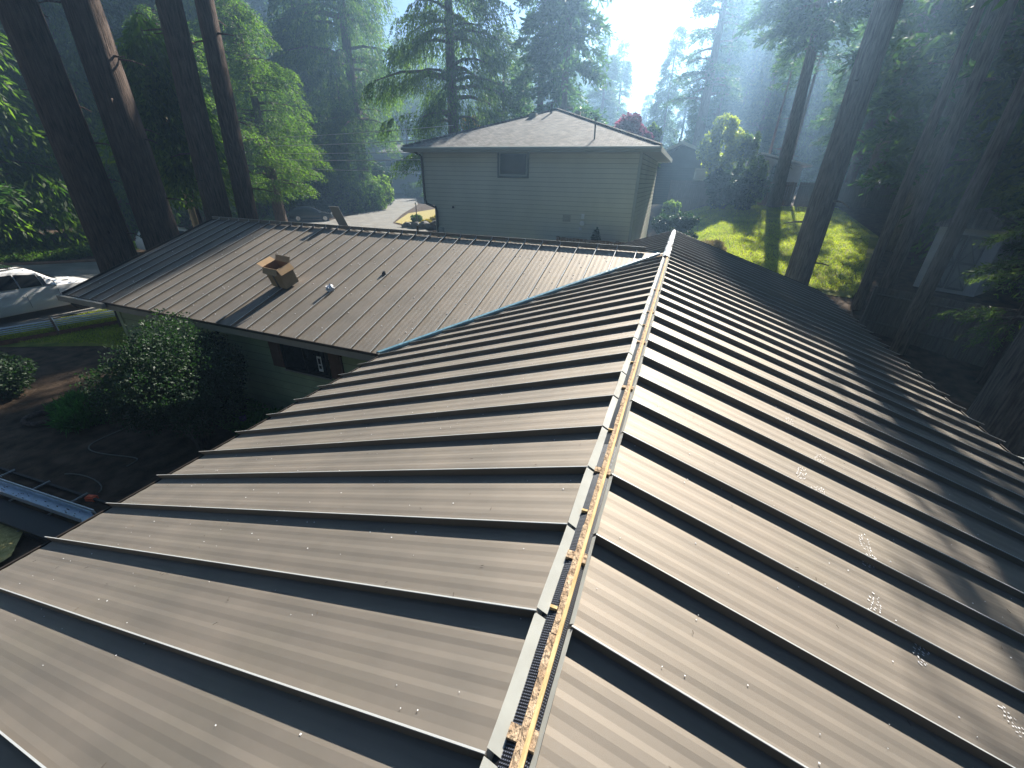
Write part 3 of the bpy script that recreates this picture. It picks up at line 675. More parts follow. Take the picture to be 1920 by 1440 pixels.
# ------------------------------------------------------------------ foliage
def leaves(C, A, Wd, L, w):
    """rhombic leaf blades: centres C, unit axes A, widths dir Wd, length L, width w (arrays)."""
    n = len(C); a = A * (L[:, None] * .5); b = Wd * (w[:, None] * .5)
    V = np.empty((n, 4, 3)); V[:, 0] = C - a; V[:, 1] = C + b - a * .1; V[:, 2] = C + a; V[:, 3] = C - b - a * .1
    return V.reshape(-1, 3), np.arange(n * 4).reshape(-1, 4)
def unit(v): return v / (np.linalg.norm(v, axis=-1, keepdims=True) + 1e-9)
def perp(A, rg):
    r = rg.normal(size=A.shape); return unit(np.cross(A, r))
def conifer_crown(seed, Ht, hb_, Rm, nbr, tw, kl, L, w, style='fir', topc=.75):
    rg = np.random.default_rng(seed)
    z = hb_ + (Ht - hb_) * (rg.random(nbr) ** .9)
    if style == 'cedar': z = hb_ + (Ht - hb_) * (rg.random(nbr))
    f = (z - hb_) / (Ht - hb_)
    rad = Rm * (1 - f) ** topc * rg.uniform(.6, 1.12, nbr) + .25
    rad *= np.clip(.55 + f * 3, 0, 1)
    az = np.arange(nbr) * 2.39996 + rg.uniform(-.5, .5, nbr)
    asym = 1 + .18 * np.sin(az + seed)
    rad *= asym
    br = np.repeat(np.arange(nbr), np.maximum(3, (tw * rad / Rm).astype(int)))
    n = len(br); s = np.sqrt(rg.uniform(.02, 1, n))
    lat = rg.normal(0, .16, n) * rad[br] * (1.15 - s) + rg.normal(0, .05, n) * rad[br]
    r = rad[br] * s; ca, sa = np.cos(az[br]), np.sin(az[br])
    dro = {'fir': .30, 'cedar': .42, 'spruce': .38}[style]; upc = {'fir': .22, 'cedar': .30, 'spruce': .05}[style]
    zz = z[br] + upc * r - dro * r * s
    P = np.stack([ca * r - sa * lat, sa * r + ca * lat, zz], -1)
    out = np.stack([ca, sa, np.zeros(n)], -1); side = np.stack([-sa, ca, np.zeros(n)], -1) * np.sign(lat)[:, None]
    if style == 'cedar': d = unit(out * .45 + side * .35 + np.array([0, 0, -1.1]) + rg.normal(0, .22, (n, 3))); tl = L * 4.0
    elif style == 'spruce': d = unit(out * .8 + side * .5 + np.array([0, 0, -.55]) + rg.normal(0, .22, (n, 3))); tl = L * 2.0
    else: d = unit(out * .9 + side * .8 + np.array([0, 0, -.28]) + rg.normal(0, .22, (n, 3))); tl = L * 1.9
    k = np.tile(np.arange(kl), n); ti = np.repeat(np.arange(n), kl); t = (k + rg.random(len(k))) / kl
    sdd = perp(d, rg)[ti] * np.where(k % 2, 1, -1)[:, None]
    Cc = P[ti] + d[ti] * (t * tl)[:, None] + np.array([0, 0, -1]) * (t ** 2 * tl * .25)[:, None]
    A = unit(d[ti] + sdd * (.75 if style != 'cedar' else .4) + rg.normal(0, .15, (len(k), 3)))
    Cc = Cc + A * (L * .35)
    V, Fc = leaves(Cc, A, perp(A, rg), L * rg.uniform(.6, 1.2, len(k)) * (1.1 - .35 * t), w * rg.uniform(.7, 1.3, len(k)))
    return V, Fc, (z, az, rad, upc, dro)
def trunk_mesh(name, Ht, r0, br, m, parent, lean=(0, 0), seed=0, nlimb=60, flare=1.25, label_near=False):
    mb = MB(); rg = random.Random(seed); pts = []; rs = []
    n = 14
    for i in range(n + 1):
        f = i / n; z = Ht * .97 * f ** 1.3; ff = z / Ht
        wob = .03 * r0
        pts.append((lean[0] * z + rg.uniform(-wob, wob), lean[1] * z + rg.uniform(-wob, wob), z - (.6 if i == 0 else 0)))
        rs.append(r0 * ((1 - ff) ** .8 * .98 + .02) * (flare if i == 0 else (1 + (flare - 1) * .3 if i == 1 else 1)))
    if r0 > .24 and label_near:
        ns, nz = 40, 46; base = len(mb.v); colw = [rg.uniform(-1, 1) for _ in range(ns)]
        for i in range(nz + 1):
            zq = -.6 + (Ht * .97 + .6) * (i / nz) ** 1.5
            j = max(k for k in range(len(pts)) if pts[k][2] <= zq + 1e-6); j = min(j, len(pts) - 2)
            t = (zq - pts[j][2]) / (pts[j + 1][2] - pts[j][2]); cxx = pts[j][0] * (1 - t) + pts[j + 1][0] * t; cyy_ = pts[j][1] * (1 - t) + pts[j + 1][1] * t; rq = rs[j] * (1 - t) + rs[j + 1] * t
            colw = [c * .86 + rg.uniform(-1, 1) * .5 for c in colw]
            for k in range(ns):
                a_ = 2 * math.pi * k / ns; q_ = rq * (1 + (.034 * colw[k] if k % 2 else -.02 + .02 * colw[k]) + .02 * math.sin(a_ * 3 + i * .2))
                mb.v.append((cxx + math.cos(a_) * q_, cyy_ + math.sin(a_) * q_, zq))
        for i in range(nz):
            for k in range(ns):
                a_ = base + i * ns + k; b_ = base + i * ns + (k + 1) % ns; mb.f.append((a_, b_, b_ + ns, a_ + ns)); mb.m.append(0)
        for _ in range(16):      # dead branch stubs on the bare lower stem
            zq = rg.uniform(2.5, max(3.5, min(br[0]))); a_ = rg.uniform(0, 6.28); rq = r0 * (1 - zq / Ht) ** .8; L_ = rg.uniform(.12, .7); xx, yy = lean[0] * zq, lean[1] * zq
            mb.tube([(xx + math.cos(a_) * rq * .8, yy + math.sin(a_) * rq * .8, zq), (xx + math.cos(a_) * (rq + L_ * .5), yy + math.sin(a_) * (rq + L_ * .5), zq - .03), (xx + math.cos(a_) * (rq + L_), yy + math.sin(a_) * (rq + L_), zq - rg.uniform(0, .18))], [.035, .022, .01], 5)
    else: mb.tube(pts, rs, 14)
    z, az, rad, upc, dro = br
    idx = list(range(len(z))); rg.shuffle(idx)
    for i in idx[:nlimb]:
        p = []; rr0 = max(.02, .045 * rad[i] ** .7 * r0 / .5)
        for s in (0, .3, .6, .9):
            r = rad[i] * s; p.append((math.cos(az[i]) * r + lean[0] * z[i], math.sin(az[i]) * r + lean[1] * z[i], z[i] + upc * r - dro * r * s))
        mb.tube(p, [rr0, rr0 * .8, rr0 * .5, rr0 * .2], 5, cap=False)
    return mb.build(name, m, parent, smooth=True)
PROTO = {}
def proto_tree(key, seed, Ht, hb_, Rm, nbr, tw, kl, L, w, style, leaf, r0, bark='bark', lean=(0, 0), topc=.75, nlimb=60):
    root = empty('conifer_tree')
    V, Fc, br = conifer_crown(seed, Ht, hb_, Rm, nbr, tw, kl, L, w, style, topc)
    if lean != (0, 0):
        V[:, 0] += lean[0] * V[:, 2]; V[:, 1] += lean[1] * V[:, 2]
    np_obj('crown', V, Fc, LF[leaf], root)
    trunk_mesh('trunk', Ht, r0, br, MT[bark], root, lean, seed, nlimb)
    PROTO[key] = root; root['used'] = 0
    return root
def place(key, x, y, rz, s, label, cat='tree', group=None, name=None, z=None, sz=None):
    p = PROTO[key]
    if p['used']: o = copy_tree(p)
    else: o = p
    p['used'] = 1
    if name: o.name = name
    o.location = (x, y, (Hf(x, y) if z is None else z) - .05); o.rotation_euler = (0, 0, rz); o.scale = (s, s, sz or s)
    tag(o, label, cat, group)
    return o
def fix_used():
    for o in bpy.data.objects:
        if 'used' in o: del o['used']

# far forest kinds (crowns down to near the ground)
proto_tree('farfir', 1, 30, 1.5, 4.6, 150, 70, 4, .62, .15, 'fir', 'fir', .45, nlimb=30)
proto_tree('farspruce', 2, 30, 1.0, 4.2, 170, 70, 4, .58, .14, 'spruce', 'fir', .42, nlimb=30)
proto_tree('farcedar', 3, 27, 1.0, 5.0, 150, 80, 4, .60, .15, 'cedar', 'cedar', .45, nlimb=30)
proto_tree('farpale', 4, 29, 1.5, 4.8, 150, 75, 4, .60, .14, 'fir', 'pale', .42, nlimb=30)
def P2(az, D): return (.17 + D * math.sin(R(az)), D * math.cos(R(az)))
tr = random.Random(21)
G = 'tall conifers of the wood behind the houses'
def far(key, az, D, s, label, sz=None):
    x, y = P2(az, D); return place(key, x, y, tr.uniform(0, 6.28), s, label, 'tree', G, sz=sz)
# sky gap between az -10 and -3; dense elsewhere
KIND = {'farfir': 'dark fir', 'farspruce': 'dark spruce with drooping tiers', 'farcedar': 'green cedar with hanging sprays', 'farpale': 'pale green loose fir'}
def lab(key, az, D):
    if az < -60: w = 'beyond the street at the far left of the wood'
    elif az < -45: w = 'behind the hedge and the parked cars'
    elif az < -28: w = 'at the end of the street left of the hip roof'
    elif az < -10: w = 'rising straight behind the hip roof'
    elif az < -2: w = 'showing only its tip in the sky gap'
    elif az < 8: w = 'behind the dark green gabled house'
    elif az < 18: w = 'behind the pale grey shed and long fence'
    else: w = 'in the shaded wood at the right edge'
    return KIND[key] + ' ' + w
for az in np.arange(-78, 44, 2.3):
    for row, (D, sc) in enumerate(((100, 1.12), (116, 1.25))):
        a = az + tr.uniform(-.9, .9) + row * 1.15; DD = D + tr.uniform(-6, 6)
        s = sc * tr.uniform(.92, 1.12)
        if a < -48: DD *= .72; s *= .85
        if a > 20: DD *= .62; s *= .8
        if -38 < a < -9.5: DD *= 1.17; s *= .9
        if -12 < a < 1.0:
            if row == 0: continue
            DD = 122; s = .66 + .1 * tr.random() + (.2 if a > -2.6 else 0) + (.25 if a < -9.6 else 0)
        key = tr.choice(['farfir', 'farspruce', 'farfir', 'farcedar', 'farpale'])
        far(key, a, DD, s, lab(key, a, DD))
# some spires seen in the gap
far('farspruce', -3.9, 84, .83, 'slender pointed spruce tip right of the sky gap')
far('farfir', -9.2, 88, .80, 'pointed fir on the left edge of the sky gap')
# middle distance trees placed one by one
mid = [('farpale', -22.5, 47, .85, 'pale sunlit fir left of centre rising behind the hip roof', .58), ('farspruce', -18.2, 41, .9, 'slimmer dark spruce left of the tall spruce behind the hip roof'), ('farspruce', -15.5, 37.5, .92, 'tall dark spruce rising behind the apex of the hip roof'),
       ('farfir', -11.0, 78, .95, 'dark fir just left of the sky gap', .76),
       ('farfir', 1.5, 82, 1.0, 'tall fir right of the sky gap behind the gabled house'), ('farfir', 6.0, 92, 1.1, 'tall fir behind the chimney of the gabled house'),
       ('farspruce', 14.5, 66, 1.0, 'dark drooping spruce behind the right end of the pale shed'), ('farpale', 18.5, 62, 1.0, 'pale fir between the leaning trunks on the right'),
       ('farcedar', -44, 66, 1.05, 'cedar filling the gap behind the middle of the hedge'), ('farcedar', -63, 50, 1.0, 'dense cedar behind the white sport utility car'), ('farcedar', -70, 46, 1.0, 'dense cedar at the left edge beyond the street'),
       ('farspruce', -57, 52, 1.0, 'spruce between the two pairs of big trunks'), ('farcedar', -51, 58, 1.0, 'cedar behind the wooden utility pole'),
       ('farfir', 22, 44, 1.1, 'tall fir in the shade behind the paired trunks'), ('farspruce', 26.5, 38, 1.0, 'dark spruce at the right edge of the wood'), ('farcedar', 31, 30, .95, 'cedar beyond the cross braced shed at the right edge'),
       ('farcedar', 36, 40, 1.0, 'cedar outside right behind the big trunk'), ('farfir', -76, 40, 1.0, 'fir behind the street at the extreme left')]
for m_ in mid: far(*m_[:5], sz=(m_[5] if len(m_) > 5 else None))

# near cedars over the hedge (finer leaves)
proto_tree('cedar', 31, 26, 5.5, 6.2, 150, 120, 8, .26, .06, 'cedar', 'cedar', .5, topc=.6, nlimb=90)
place('cedar', -16.4, 30.6, .4, 1.0, 'broad cedar with long hanging bright sprays left of the two storey house', 'tree', 'hanging cedars over the hedge', z=-3.6)
place('cedar', -39.8, 48.8, 1.2, 1.5, 'tall hanging cedar behind the sunlit hedge end', 'tree', 'hanging cedars over the hedge')
place('cedar', -31.0, 27.0, 2.2, 1.0, 'middle hanging cedar over the hedge behind the parked dark hatchback', 'tree', 'hanging cedars over the hedge', z=-3.4, sz=.60)
place('cedar', -32.0, 22.0, 4.1, 1.0, 'left hanging cedar behind the twin brown trunks and the utility pole', 'tree', 'hanging cedars over the hedge', z=-3.2, sz=.52)

place('farcedar', -40.3, 46.8, 2.0, .62, 'dense low cedar filling in behind the sunlit hedge end', 'tree', 'hanging cedars over the hedge')
# big near trunks on the left with high crowns
def big_tree(x, y, r0, Ht, hb_, Rm, lean, seed, label, group, leaf='fir', style='fir', nbr=70, tw=60, L=.5, w=.11, bark='bark', nlimb=60, kl=4):
    root = empty('conifer_tree', (x, y, Hf(x, y)))
    V, Fc, br = conifer_crown(seed, Ht, hb_, Rm, nbr, tw, kl, L, w, style)
    V[:, 0] += lean[0] * V[:, 2]; V[:, 1] += lean[1] * V[:, 2]
    np_obj('crown', V, Fc, LF[leaf], root)
    trunk_mesh('trunk', Ht, r0, br, MT[bark], root, lean, seed, nlimb, 1.12, True)
    tag(root, label, 'tree', group)
    return root
GL = 'big brown trunks beyond the left wing'; GR = 'tall trunks in haze right of the roof'
big_tree(-18.2, 8.75, .62, 30, 13, 4.0, (.02, 0.0), 51, 'leftmost big brown trunk rising behind the left end of the metal roof', GL)
big_tree(-17.4, 9.9, .60, 31, 14, 4.0, (.02, .0), 52, 'second big brown trunk touching the left end of the metal roof', GL)
big_tree(-16.1, 11.15, .46, 30, 13, 3.8, (.055, .02), 53, 'left one of the twin trunks above the far corner of the wing', GL)
big_tree(-15.5, 11.9, .36, 30, 14, 3.8, (.05, .02), 54, 'slimmer right one of the twin trunks above the far corner of the wing', GL)
big_tree(-19.4, 12.8, .10, 10.5, 5.2, 1.7, (0, 0), 55, 'young cedar with low boughs hiding the top of the utility pole', 'young trees under the brown trunks', leaf='cedar', style='cedar', nbr=80, tw=90, L=.34, w=.08)
# right hand trunks
big_tree(3.85, 15.3, .37, 30, 13.5, 3.4, (.0, 0), 61, 'thick leaning looking trunk at the far right end of the roof before the lawn', GR, bark='bark_hazed', nbr=80, tw=80)
big_tree(6.9, 18.8, .17, 26, 11, 3.0, (0, 0), 62, 'left one of the slim paired trunks right of the lawn', GR, bark='bark_hazed')
big_tree(7.45, 18.6, .22, 28, 12, 3.0, (0, 0), 63, 'right one of the slim paired trunks right of the lawn', GR, bark='bark_hazed')
big_tree(7.2, 15.5, .20, 27, 12, 3.0, (0, 0), 64, 'slim trunk between the paired trunks and the cross braced shed', GR, bark='bark_hazed')
big_tree(8.7, 14.2, .10, 9, 1.6, 2.0, (0, 0), 71, 'small conifer with silvery drooping sprays in front of the cross braced shed', 'young trees in the right shade', leaf='pale', style='spruce', nbr=90, tw=60, L=.16, w=.03, kl=6, nlimb=90)
big_tree(6.5, 9.4, .55, 30, 8, 4.0, (0.0, 0), 65, 'huge dark trunk at the right edge beside the roof', GR, bark='bark_hazed', nbr=60)
big_tree(6.2, 37.2, .46, 20, 9, 3.8, (-.035, 0), 66, 'single trunk standing at the far edge of the sunny lawn', GR, nbr=120, tw=90, bark='bark_hazed')
big_tree(11.9, 38.6, .5, 22, 8, 3.2, (0, 0), 67, 'trunk by the shaded fence right of the lawn', GR, bark='bark_hazed')
big_tree(.2, 60, .7, 27, 8, 4.2, (0, 0), 68, 'massive dark trunk just right of the sky gap', GR, bark='bark_hazed')
big_tree(10.6, 27.5, .4, 28, 3, 4.2, (0, 0), 69, 'shaded fir right of the paired trunks with foliage to the ground', GR, bark='bark_hazed', nbr=140, tw=90)
big_tree(13.5, 20.5, .4, 26, 1.8, 4.2, (0, 0), 70, 'shaded fir at the right edge behind the cross braced shed', GR, bark='bark_hazed', nbr=140, tw=100, L=.36, w=.08, kl=5)

def shrub_mesh(seed, ells, n, L, w, upb=0.0, shell=.55):
    rg = np.random.default_rng(seed); Vs = []; Fs = []; off = 0
    tot = sum(e[3] * e[4] * e[5] for e in ells) ** 1
    q0 = list(ells); ells = []
    for e in q0:
        ells.append((e[0], e[1], e[2], e[3] * .78, e[4] * .78, e[5] * .78))
        for _ in range(9):
            d = unit(rg.normal(size=3)); k = rg.uniform(.28, .5)
            ells.append((e[0] + d[0] * e[3] * .68, e[1] + d[1] * e[4] * .68, e[2] + d[2] * e[5] * .68, e[3] * k, e[4] * k, e[5] * k))
    for e in ells:
        m_ = int(n * (e[3] * e[4] * e[5]) ** .66 / sum((q[3] * q[4] * q[5]) ** .66 for q in ells))
        d = unit(rg.normal(size=(m_, 3))); r = rg.uniform(shell, 1, m_) ** .5
        lump = 1 + .13 * np.sin(d[:, 0] * 7 + seed) * np.sin(d[:, 1] * 6 + 1) + .12 * np.sin(d[:, 2] * 9 + d[:, 0] * 5) + rg.normal(0, .04, m_)
        C = d * (r * lump)[:, None] * np.array(e[3:6]) + np.array(e[:3])
        A = unit(d * .5 + rg.normal(0, .6, (m_, 3)) + np.array([0, 0, upb]))
        V, Fc = leaves(C, A, perp(A, rg), L * rg.uniform(.6, 1.3, m_), w * rg.uniform(.6, 1.3, m_))
        Vs.append(V); Fs.append(Fc + off); off += len(V)
    return np.concatenate(Vs), np.concatenate(Fs)
def shrub(name, x, y, ells, n, L, w, leaf, label, cat='shrub', group=None, seed=1, upb=0., z=None, stems=6, stemh=None, r=.035, inner=True):
    root = empty(name, (x, y, Hf(x, y) if z is None else z))
    V, Fc = shrub_mesh(seed, ells, n, L, w, upb)
    np_obj('foliage', V, Fc, LF[leaf], root)
    if stems:
        mb = MB(); rg = random.Random(seed)
        for i in range(stems):
            e = rg.choice(ells); t = (e[0] + rg.uniform(-.4, .4) * e[3], e[1] + rg.uniform(-.4, .4) * e[4], e[2] + .3 * e[5])
            mb.tube([(rg.uniform(-.1, .1), rg.uniform(-.1, .1), -.1), (t[0] * .4, t[1] * .4, t[2] * .45), t], [r, r * .8, r * .3], 6)
        mb.build('stems', MT['bark2'], root)
    tag(root, label, cat, group); return root
shrub('shrub', -8.3, 4.15, [(0, 0, 1.75, 1.35, 1.15, .95), (-.4, -.1, 1.35, 1.1, 1.05, .8), (.6, .1, 1.5, .85, .9, .8)], 42000, .06, .034, 'bush', 'big rounded dark rhododendron under the eave of the left wing', seed=3, stems=10, r=.045)
shrub('shrub', -11.55, 3.85, [(0, 0, .35, .62, .55, .40)], 2600, .30, .035, 'fern', 'light green fern clump on the dark mulch left of the hose', 'fern', seed=4, upb=.8, stems=0)
shrub('shrub', -8.3, 5.0, [(0, 0, .5, .6, .45, .42), (.6, -.1, .45, .5, .45, .38), (1.3, -.1, .5, .55, .45, .4)], 6500, .10, .05, 'fern', 'hydrangea bush against the green wall with purple flowers', 'flower bush', seed=5)
hv = bpy.data.objects[-1] if False else None
def puffs(pts, r, leaf, n, parent, name='blossom', L=.05):
    V = []; Fq = []; off = 0
    for i, p in enumerate(pts):
        v, f = shrub_mesh(100 + i, [(p[0], p[1], p[2], r, r, r * .8)], n, L, L * .7); V.append(v); Fq.append(f + off); off += len(v)
    np_obj(name, np.concatenate(V), np.concatenate(Fq), LF[leaf], parent)
hyd = [o for o in col.objects if o.get('category') == 'flower bush'][0]
puffs([(-.45, -.35, .55), (-.25, -.42, .42), (-.5, -.2, .35), (.2, -.45, .75), (.9, -.4, .7)], .085, 'blossom', 120, hyd)
shrub('shrub', -14.9, 3.6, [(0, 0, .6, .9, .8, .65)], 5000, .10, .05, 'bush', 'dark leafy shrub at the left edge beside the lawn', seed=6)
# hedge, street side shrubs
GH = 'hedge shrubs along the street'
for i, (x, y, a, b, c, lf, l_) in enumerate([
    (-47.5, 38.5, 3.6, 2.5, 2.6, 'bush', 'dark hedge shrub left of the parked hatchback'), (-44.5, 43.5, 3.4, 2.6, 2.8, 'bush', 'dark hedge shrub behind the parked hatchback'),
    (-41.0, 47.0, 3.2, 2.6, 3.0, 'bush', 'tall hedge shrub right of the parked hatchback'), (-39.7, 50.5, 2.6, 2.4, 3.4, 'bright', 'sunlit rounded end of the hedge beside the street'),  # hedge end's brighter leaf carries its sunlight in the colour
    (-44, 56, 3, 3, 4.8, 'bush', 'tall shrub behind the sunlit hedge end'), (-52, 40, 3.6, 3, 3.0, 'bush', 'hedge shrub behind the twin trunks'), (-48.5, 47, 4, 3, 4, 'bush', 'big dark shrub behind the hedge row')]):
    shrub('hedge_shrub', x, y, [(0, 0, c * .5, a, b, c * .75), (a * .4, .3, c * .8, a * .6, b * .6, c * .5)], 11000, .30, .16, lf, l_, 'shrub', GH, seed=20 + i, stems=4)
for i, (x, y, a, c, lf, l_) in enumerate([(-46.0, 74, 5.0, 2.8, 'cover', 'low rounded green shrub where the street bends'), (-37.5, 66, 4.0, 2.6, 'cover', 'rounded green shrub left of the two storey house'), (-38, 78, 6, 6.5, 'bush', 'dark tall shrub behind the rounded green shrubs'),
    (-50, 90, 7, 6, 'bush', 'dark shrubbery closing the end of the street'), (-62, 100, 8, 6, 'bush', 'dark shrubbery left of the street end')]):
    shrub('street_shrub', x, y, [(0, 0, c * .45, a, a * .7, c * .7), (a * .5, 0, c * .5, a * .6, a * .5, c * .6)], 10000, .42, .2, lf, l_, 'shrub', 'shrubs at the end of the street', seed=40 + i, stems=3)
# ground cover beyond the kerb
rg = np.random.default_rng(8); n = 26000
tx = rg.random(n); off = rg.random(n) ** 1.2 * 7
cx = np.interp(tx, [0, .25, .5, .75, 1], [-60, -45, -36.4, -34.7, -39]); cyy = np.interp(tx, [0, .25, .5, .75, 1], [-4.5, 5.5, 12, 14.5, 33])
C = np.stack([cx - .5 - off * .55, cyy + .3 + off * .8, np.zeros(n)], -1); C[:, 2] = H(C[:, 0], C[:, 1]) + rg.uniform(.02, .5, n) * (.5 + .5 * np.sin(C[:, 0]) * np.sin(C[:, 1] * 1.3)) + .05
A = unit(rg.normal(0, .6, (n, 3)) + np.array([0, 0, .5])); V, Fc = leaves(C, A, perp(A, rg), rg.uniform(.2, .45, n), rg.uniform(.1, .2, n))
tag(np_obj('ground_cover', V, Fc, LF['cover']), 'low green ivy and ground cover beyond the kerb', 'ground cover', kind='stuff')
# grass blades on the back lawn and the front lawn
def grass(name, x0, x1, y0, y1, n, L, inside, label, seed, leaf='turf'):
    rg = np.random.default_rng(seed); X = rg.uniform(x0, x1, n); Y = rg.uniform(y0, y1, n); k = inside(X, Y); X, Y = X[k], Y[k]; n = len(X)
    C = np.stack([X, Y, H(X, Y) + .02 + L * .35], -1); A = unit(rg.normal(0, .35, (n, 3)) + np.array([0, 0, 1])); V, Fc = leaves(C, A, perp(A, rg), L * rg.uniform(.6, 1.2, n), np.full(n, L * .16))
    tag(np_obj(name, V, Fc, LF[leaf]), label, 'grass', kind='stuff')
grass('grass', -.5, 11, 20.5, 37.3, 75000, .13, lambda X, Y: (X > 3.6 - (Y - 20) * .35) & (X < 7.2 + (Y - 20) * .3) & (X < 10.2), 'bright green grass blades of the sunny back lawn', 3)
grass('grass', -21.3, -14.2, 5.0, 9.2, 30000, .08, lambda X, Y: (Y > 6.9 - np.clip(-X - 16.7, 0, 5) * .4) , 'short grass blades of the small front lawn by the car', 4)

big_tree(13.8, 50, .4, 24, 3, 4.0, (0, 0), 76, 'dense fir added behind the long fence to shade the lawn side', GR, nbr=120, tw=80)  # fir added to throw shade over the right side of the lawn
big_tree(8.6, 50, .2, 16.5, 9, 2.6, (0, 0), 75, 'thin sparse fir added behind the pale shed to dapple the lawn', GR, nbr=34, tw=34, L=.4, w=.1, bark='bark_hazed')  # sparse crown added to break the lawn into dappled shade
big_tree(6.4, 47.5, .14, 13.5, 8, 1.8, (0, 0), 78, 'slim young fir behind the pale shed', GR, nbr=30, tw=30, L=.36, w=.1, bark='bark_hazed')
# unseen wood behind the camera, added to darken reflections and sky fill
Vs, Fs, off = [], [], 0
wr = random.Random(77)
for i in range(34):
    a = R(50 + i * 6.2 + wr.uniform(-2, 2)); D = wr.uniform(30, 46); x, y = D * math.sin(a), D * math.cos(a)
    V, Fc, br = conifer_crown(200 + i, wr.uniform(26, 33), .5, 5.0, 60, 40, 3, 1.1, .38, 'fir')
    V = V + np.array([x, y, Hf(x, y)]); Vs.append(V); Fs.append(Fc + off); off += len(V)
tag(np_obj('wood', np.concatenate(Vs), np.concatenate(Fs), LF['fir']), 'unseen conifer wood added behind the camera to dim reflections', 'wood', kind='stuff')
# shrubs right of the neighbour
shrub('shrub', -.35, 25.2, [(0, 0, 1.5, 1.0, .9, .75), (.75, .2, 1.9, .7, .7, .5)], 9000, .12, .07, 'bush', 'cloud pruned topiary shrub with a rounded sunlit head right of the two storey house', 'topiary', seed=60, stems=5)
shrub('shrub', .35, 22.6, [(0, 0, .9, .8, .8, .9)], 6000, .14, .08, 'bush', 'dark round shrub below the cloud pruned topiary', seed=61)
shrub('shrub', -.75, 20.3, [(0, 0, .7, .55, .9, .65), (.1, 1.3, 1.0, .5, .7, .6)], 5000, .16, .07, 'pinkstem', 'pinkish leafed shrub against the right wall of the two storey house', seed=62)
shrub('shrub', 1.6, 24.0, [(0, 0, .5, .9, .8, .5)], 4500, .2, .025, 'dry', 'dry feathery bush at the near edge of the lawn', seed=63, upb=.8)
shrub('shrub', -.6, 29.0, [(0, 0, 1.9, .6, .6, .7), (-.2, 0, 1.2, .5, .5, .6)], 4000, .16, .09, 'bright', 'loose light green shrub behind the right eave of the two storey house', seed=64)
shrub('shrub', 2.6, 35.6, [(0, 0, 1.1, 1.3, .9, 1.0), (1.5, 0, 1.3, 1.2, .9, 1.2), (-.6, 0, 1.9, .8, .8, .8)], 12000, .16, .1, 'bush', 'bushy dark shrub against the far fence under the bright small tree', seed=65)
shrub('shrub', 4.4, 36.0, [(0, 0, 2.2, .7, .7, 1.5), (.2, 0, .9, .6, .6, .8)], 7000, .18, .1, 'pale', 'silvery upright shrub at the fence right of the bushy shrub', seed=66)
shrub('small_tree', 2.0, 40.5, [(0, 0, 5.2, .9, .9, 1.2), (-.8, 0, 3.8, 1.0, .9, 1.2), (.9, 0, 4.1, .8, .8, 1.2), (.1, 0, 2.6, 1.1, 1.0, 1.1)], 9000, .26, .14, 'turf', 'small bright yellow green tree behind the fence right of the gabled house', 'tree', seed=67, stems=6, r=.08)  # brighter leaf colour in place of sun on this tree
shrub('small_tree', 3.7, 40.5, [(0, 0, 3.6, .5, .5, 1.5), (.7, 0, 3.4, .35, .35, 1.3), (-.1, 0, 1.8, .8, .8, 1.0)], 5000, .26, .12, 'pale', 'small silvery upright tree beside the bright yellow green tree', 'tree', seed=68, stems=6, r=.07)
shrub('small_tree', -4.5, 34.5, [(0, 0, 7.7, 1.2, 1.0, 1.0), (.8, 0, 7.0, 1.0, .9, 1.0), (-.6, 0, 6.4, .9, .9, 1.2)], 9000, .2, .11, 'maple', 'small tree with pink purple leaves behind the right slope of the hip roof', 'tree', seed=69, stems=8, r=.08)
shrub('small_tree', -2.9, 35.5, [(0, 0, 6.6, .6, .6, 1.0), (.2, 0, 5.2, .8, .7, 1.0)], 5000, .22, .12, 'bright', 'slim light green tree right of the pink purple tree', 'tree', seed=70, stems=5, r=.07)
shrub('small_tree', -16.5, 33.5, [(0, 0, 7.9, .9, .8, 1.0), (.6, 0, 6.8, 1.0, .8, .9), (-1.2, .3, 6.4, 1.2, 1, 1.2), (0, 0, 5, 1.2, 1, 1.2)], 9000, .24, .14, 'yellow', 'small yellow green tree behind the left hip of the grey roof', 'tree', seed=71, stems=5, r=.07)
shrub('shrub', -3.4, 17.1, [(0, 0, 1.9, .38, .25, .5), (.1, 0, 1.0, .4, .25, .7), (.5, 0, 2.9, .2, .15, .35)], 4200, .12, .07, 'bush', 'climbing ivy on the wall below the meters of the two storey house', 'climber', seed=72)
for i, (x, y, s) in enumerate([(-24.2, 38.6, .8), (-27, 41, .9), (-24.3, 41, 1.1)]):
    shrub('garden_plant', x, y, [(0, 0, .4 * s, .8 * s, .8 * s, .5 * s)], 1800, .22, .1, 'yellow' if i != 1 else 'cover', ['yellow flowering plant on the near tip of the street garden island', 'low green plant in the middle of the street garden island', 'yellow green plant by the rocks of the street garden island'][i], 'plant', 'plants of the garden island', seed=80 + i, stems=0)
pass
for i, (x, y, s) in enumerate([(-25.6, 37.0, .5), (-24.6, 37.0, .6), (-23.6, 37.2, .7), (-22.4, 37.3, .75)]):
    o = blob('rock', MT['rock'], (x, y, Hf(x, y) + s * .3), s, i + 1, 2, .5, 1.2, (1, .8, .75))
    tag(o, 'dark boulder edging the street garden island left of the two storey house', 'rock', 'boulders edging the garden island')

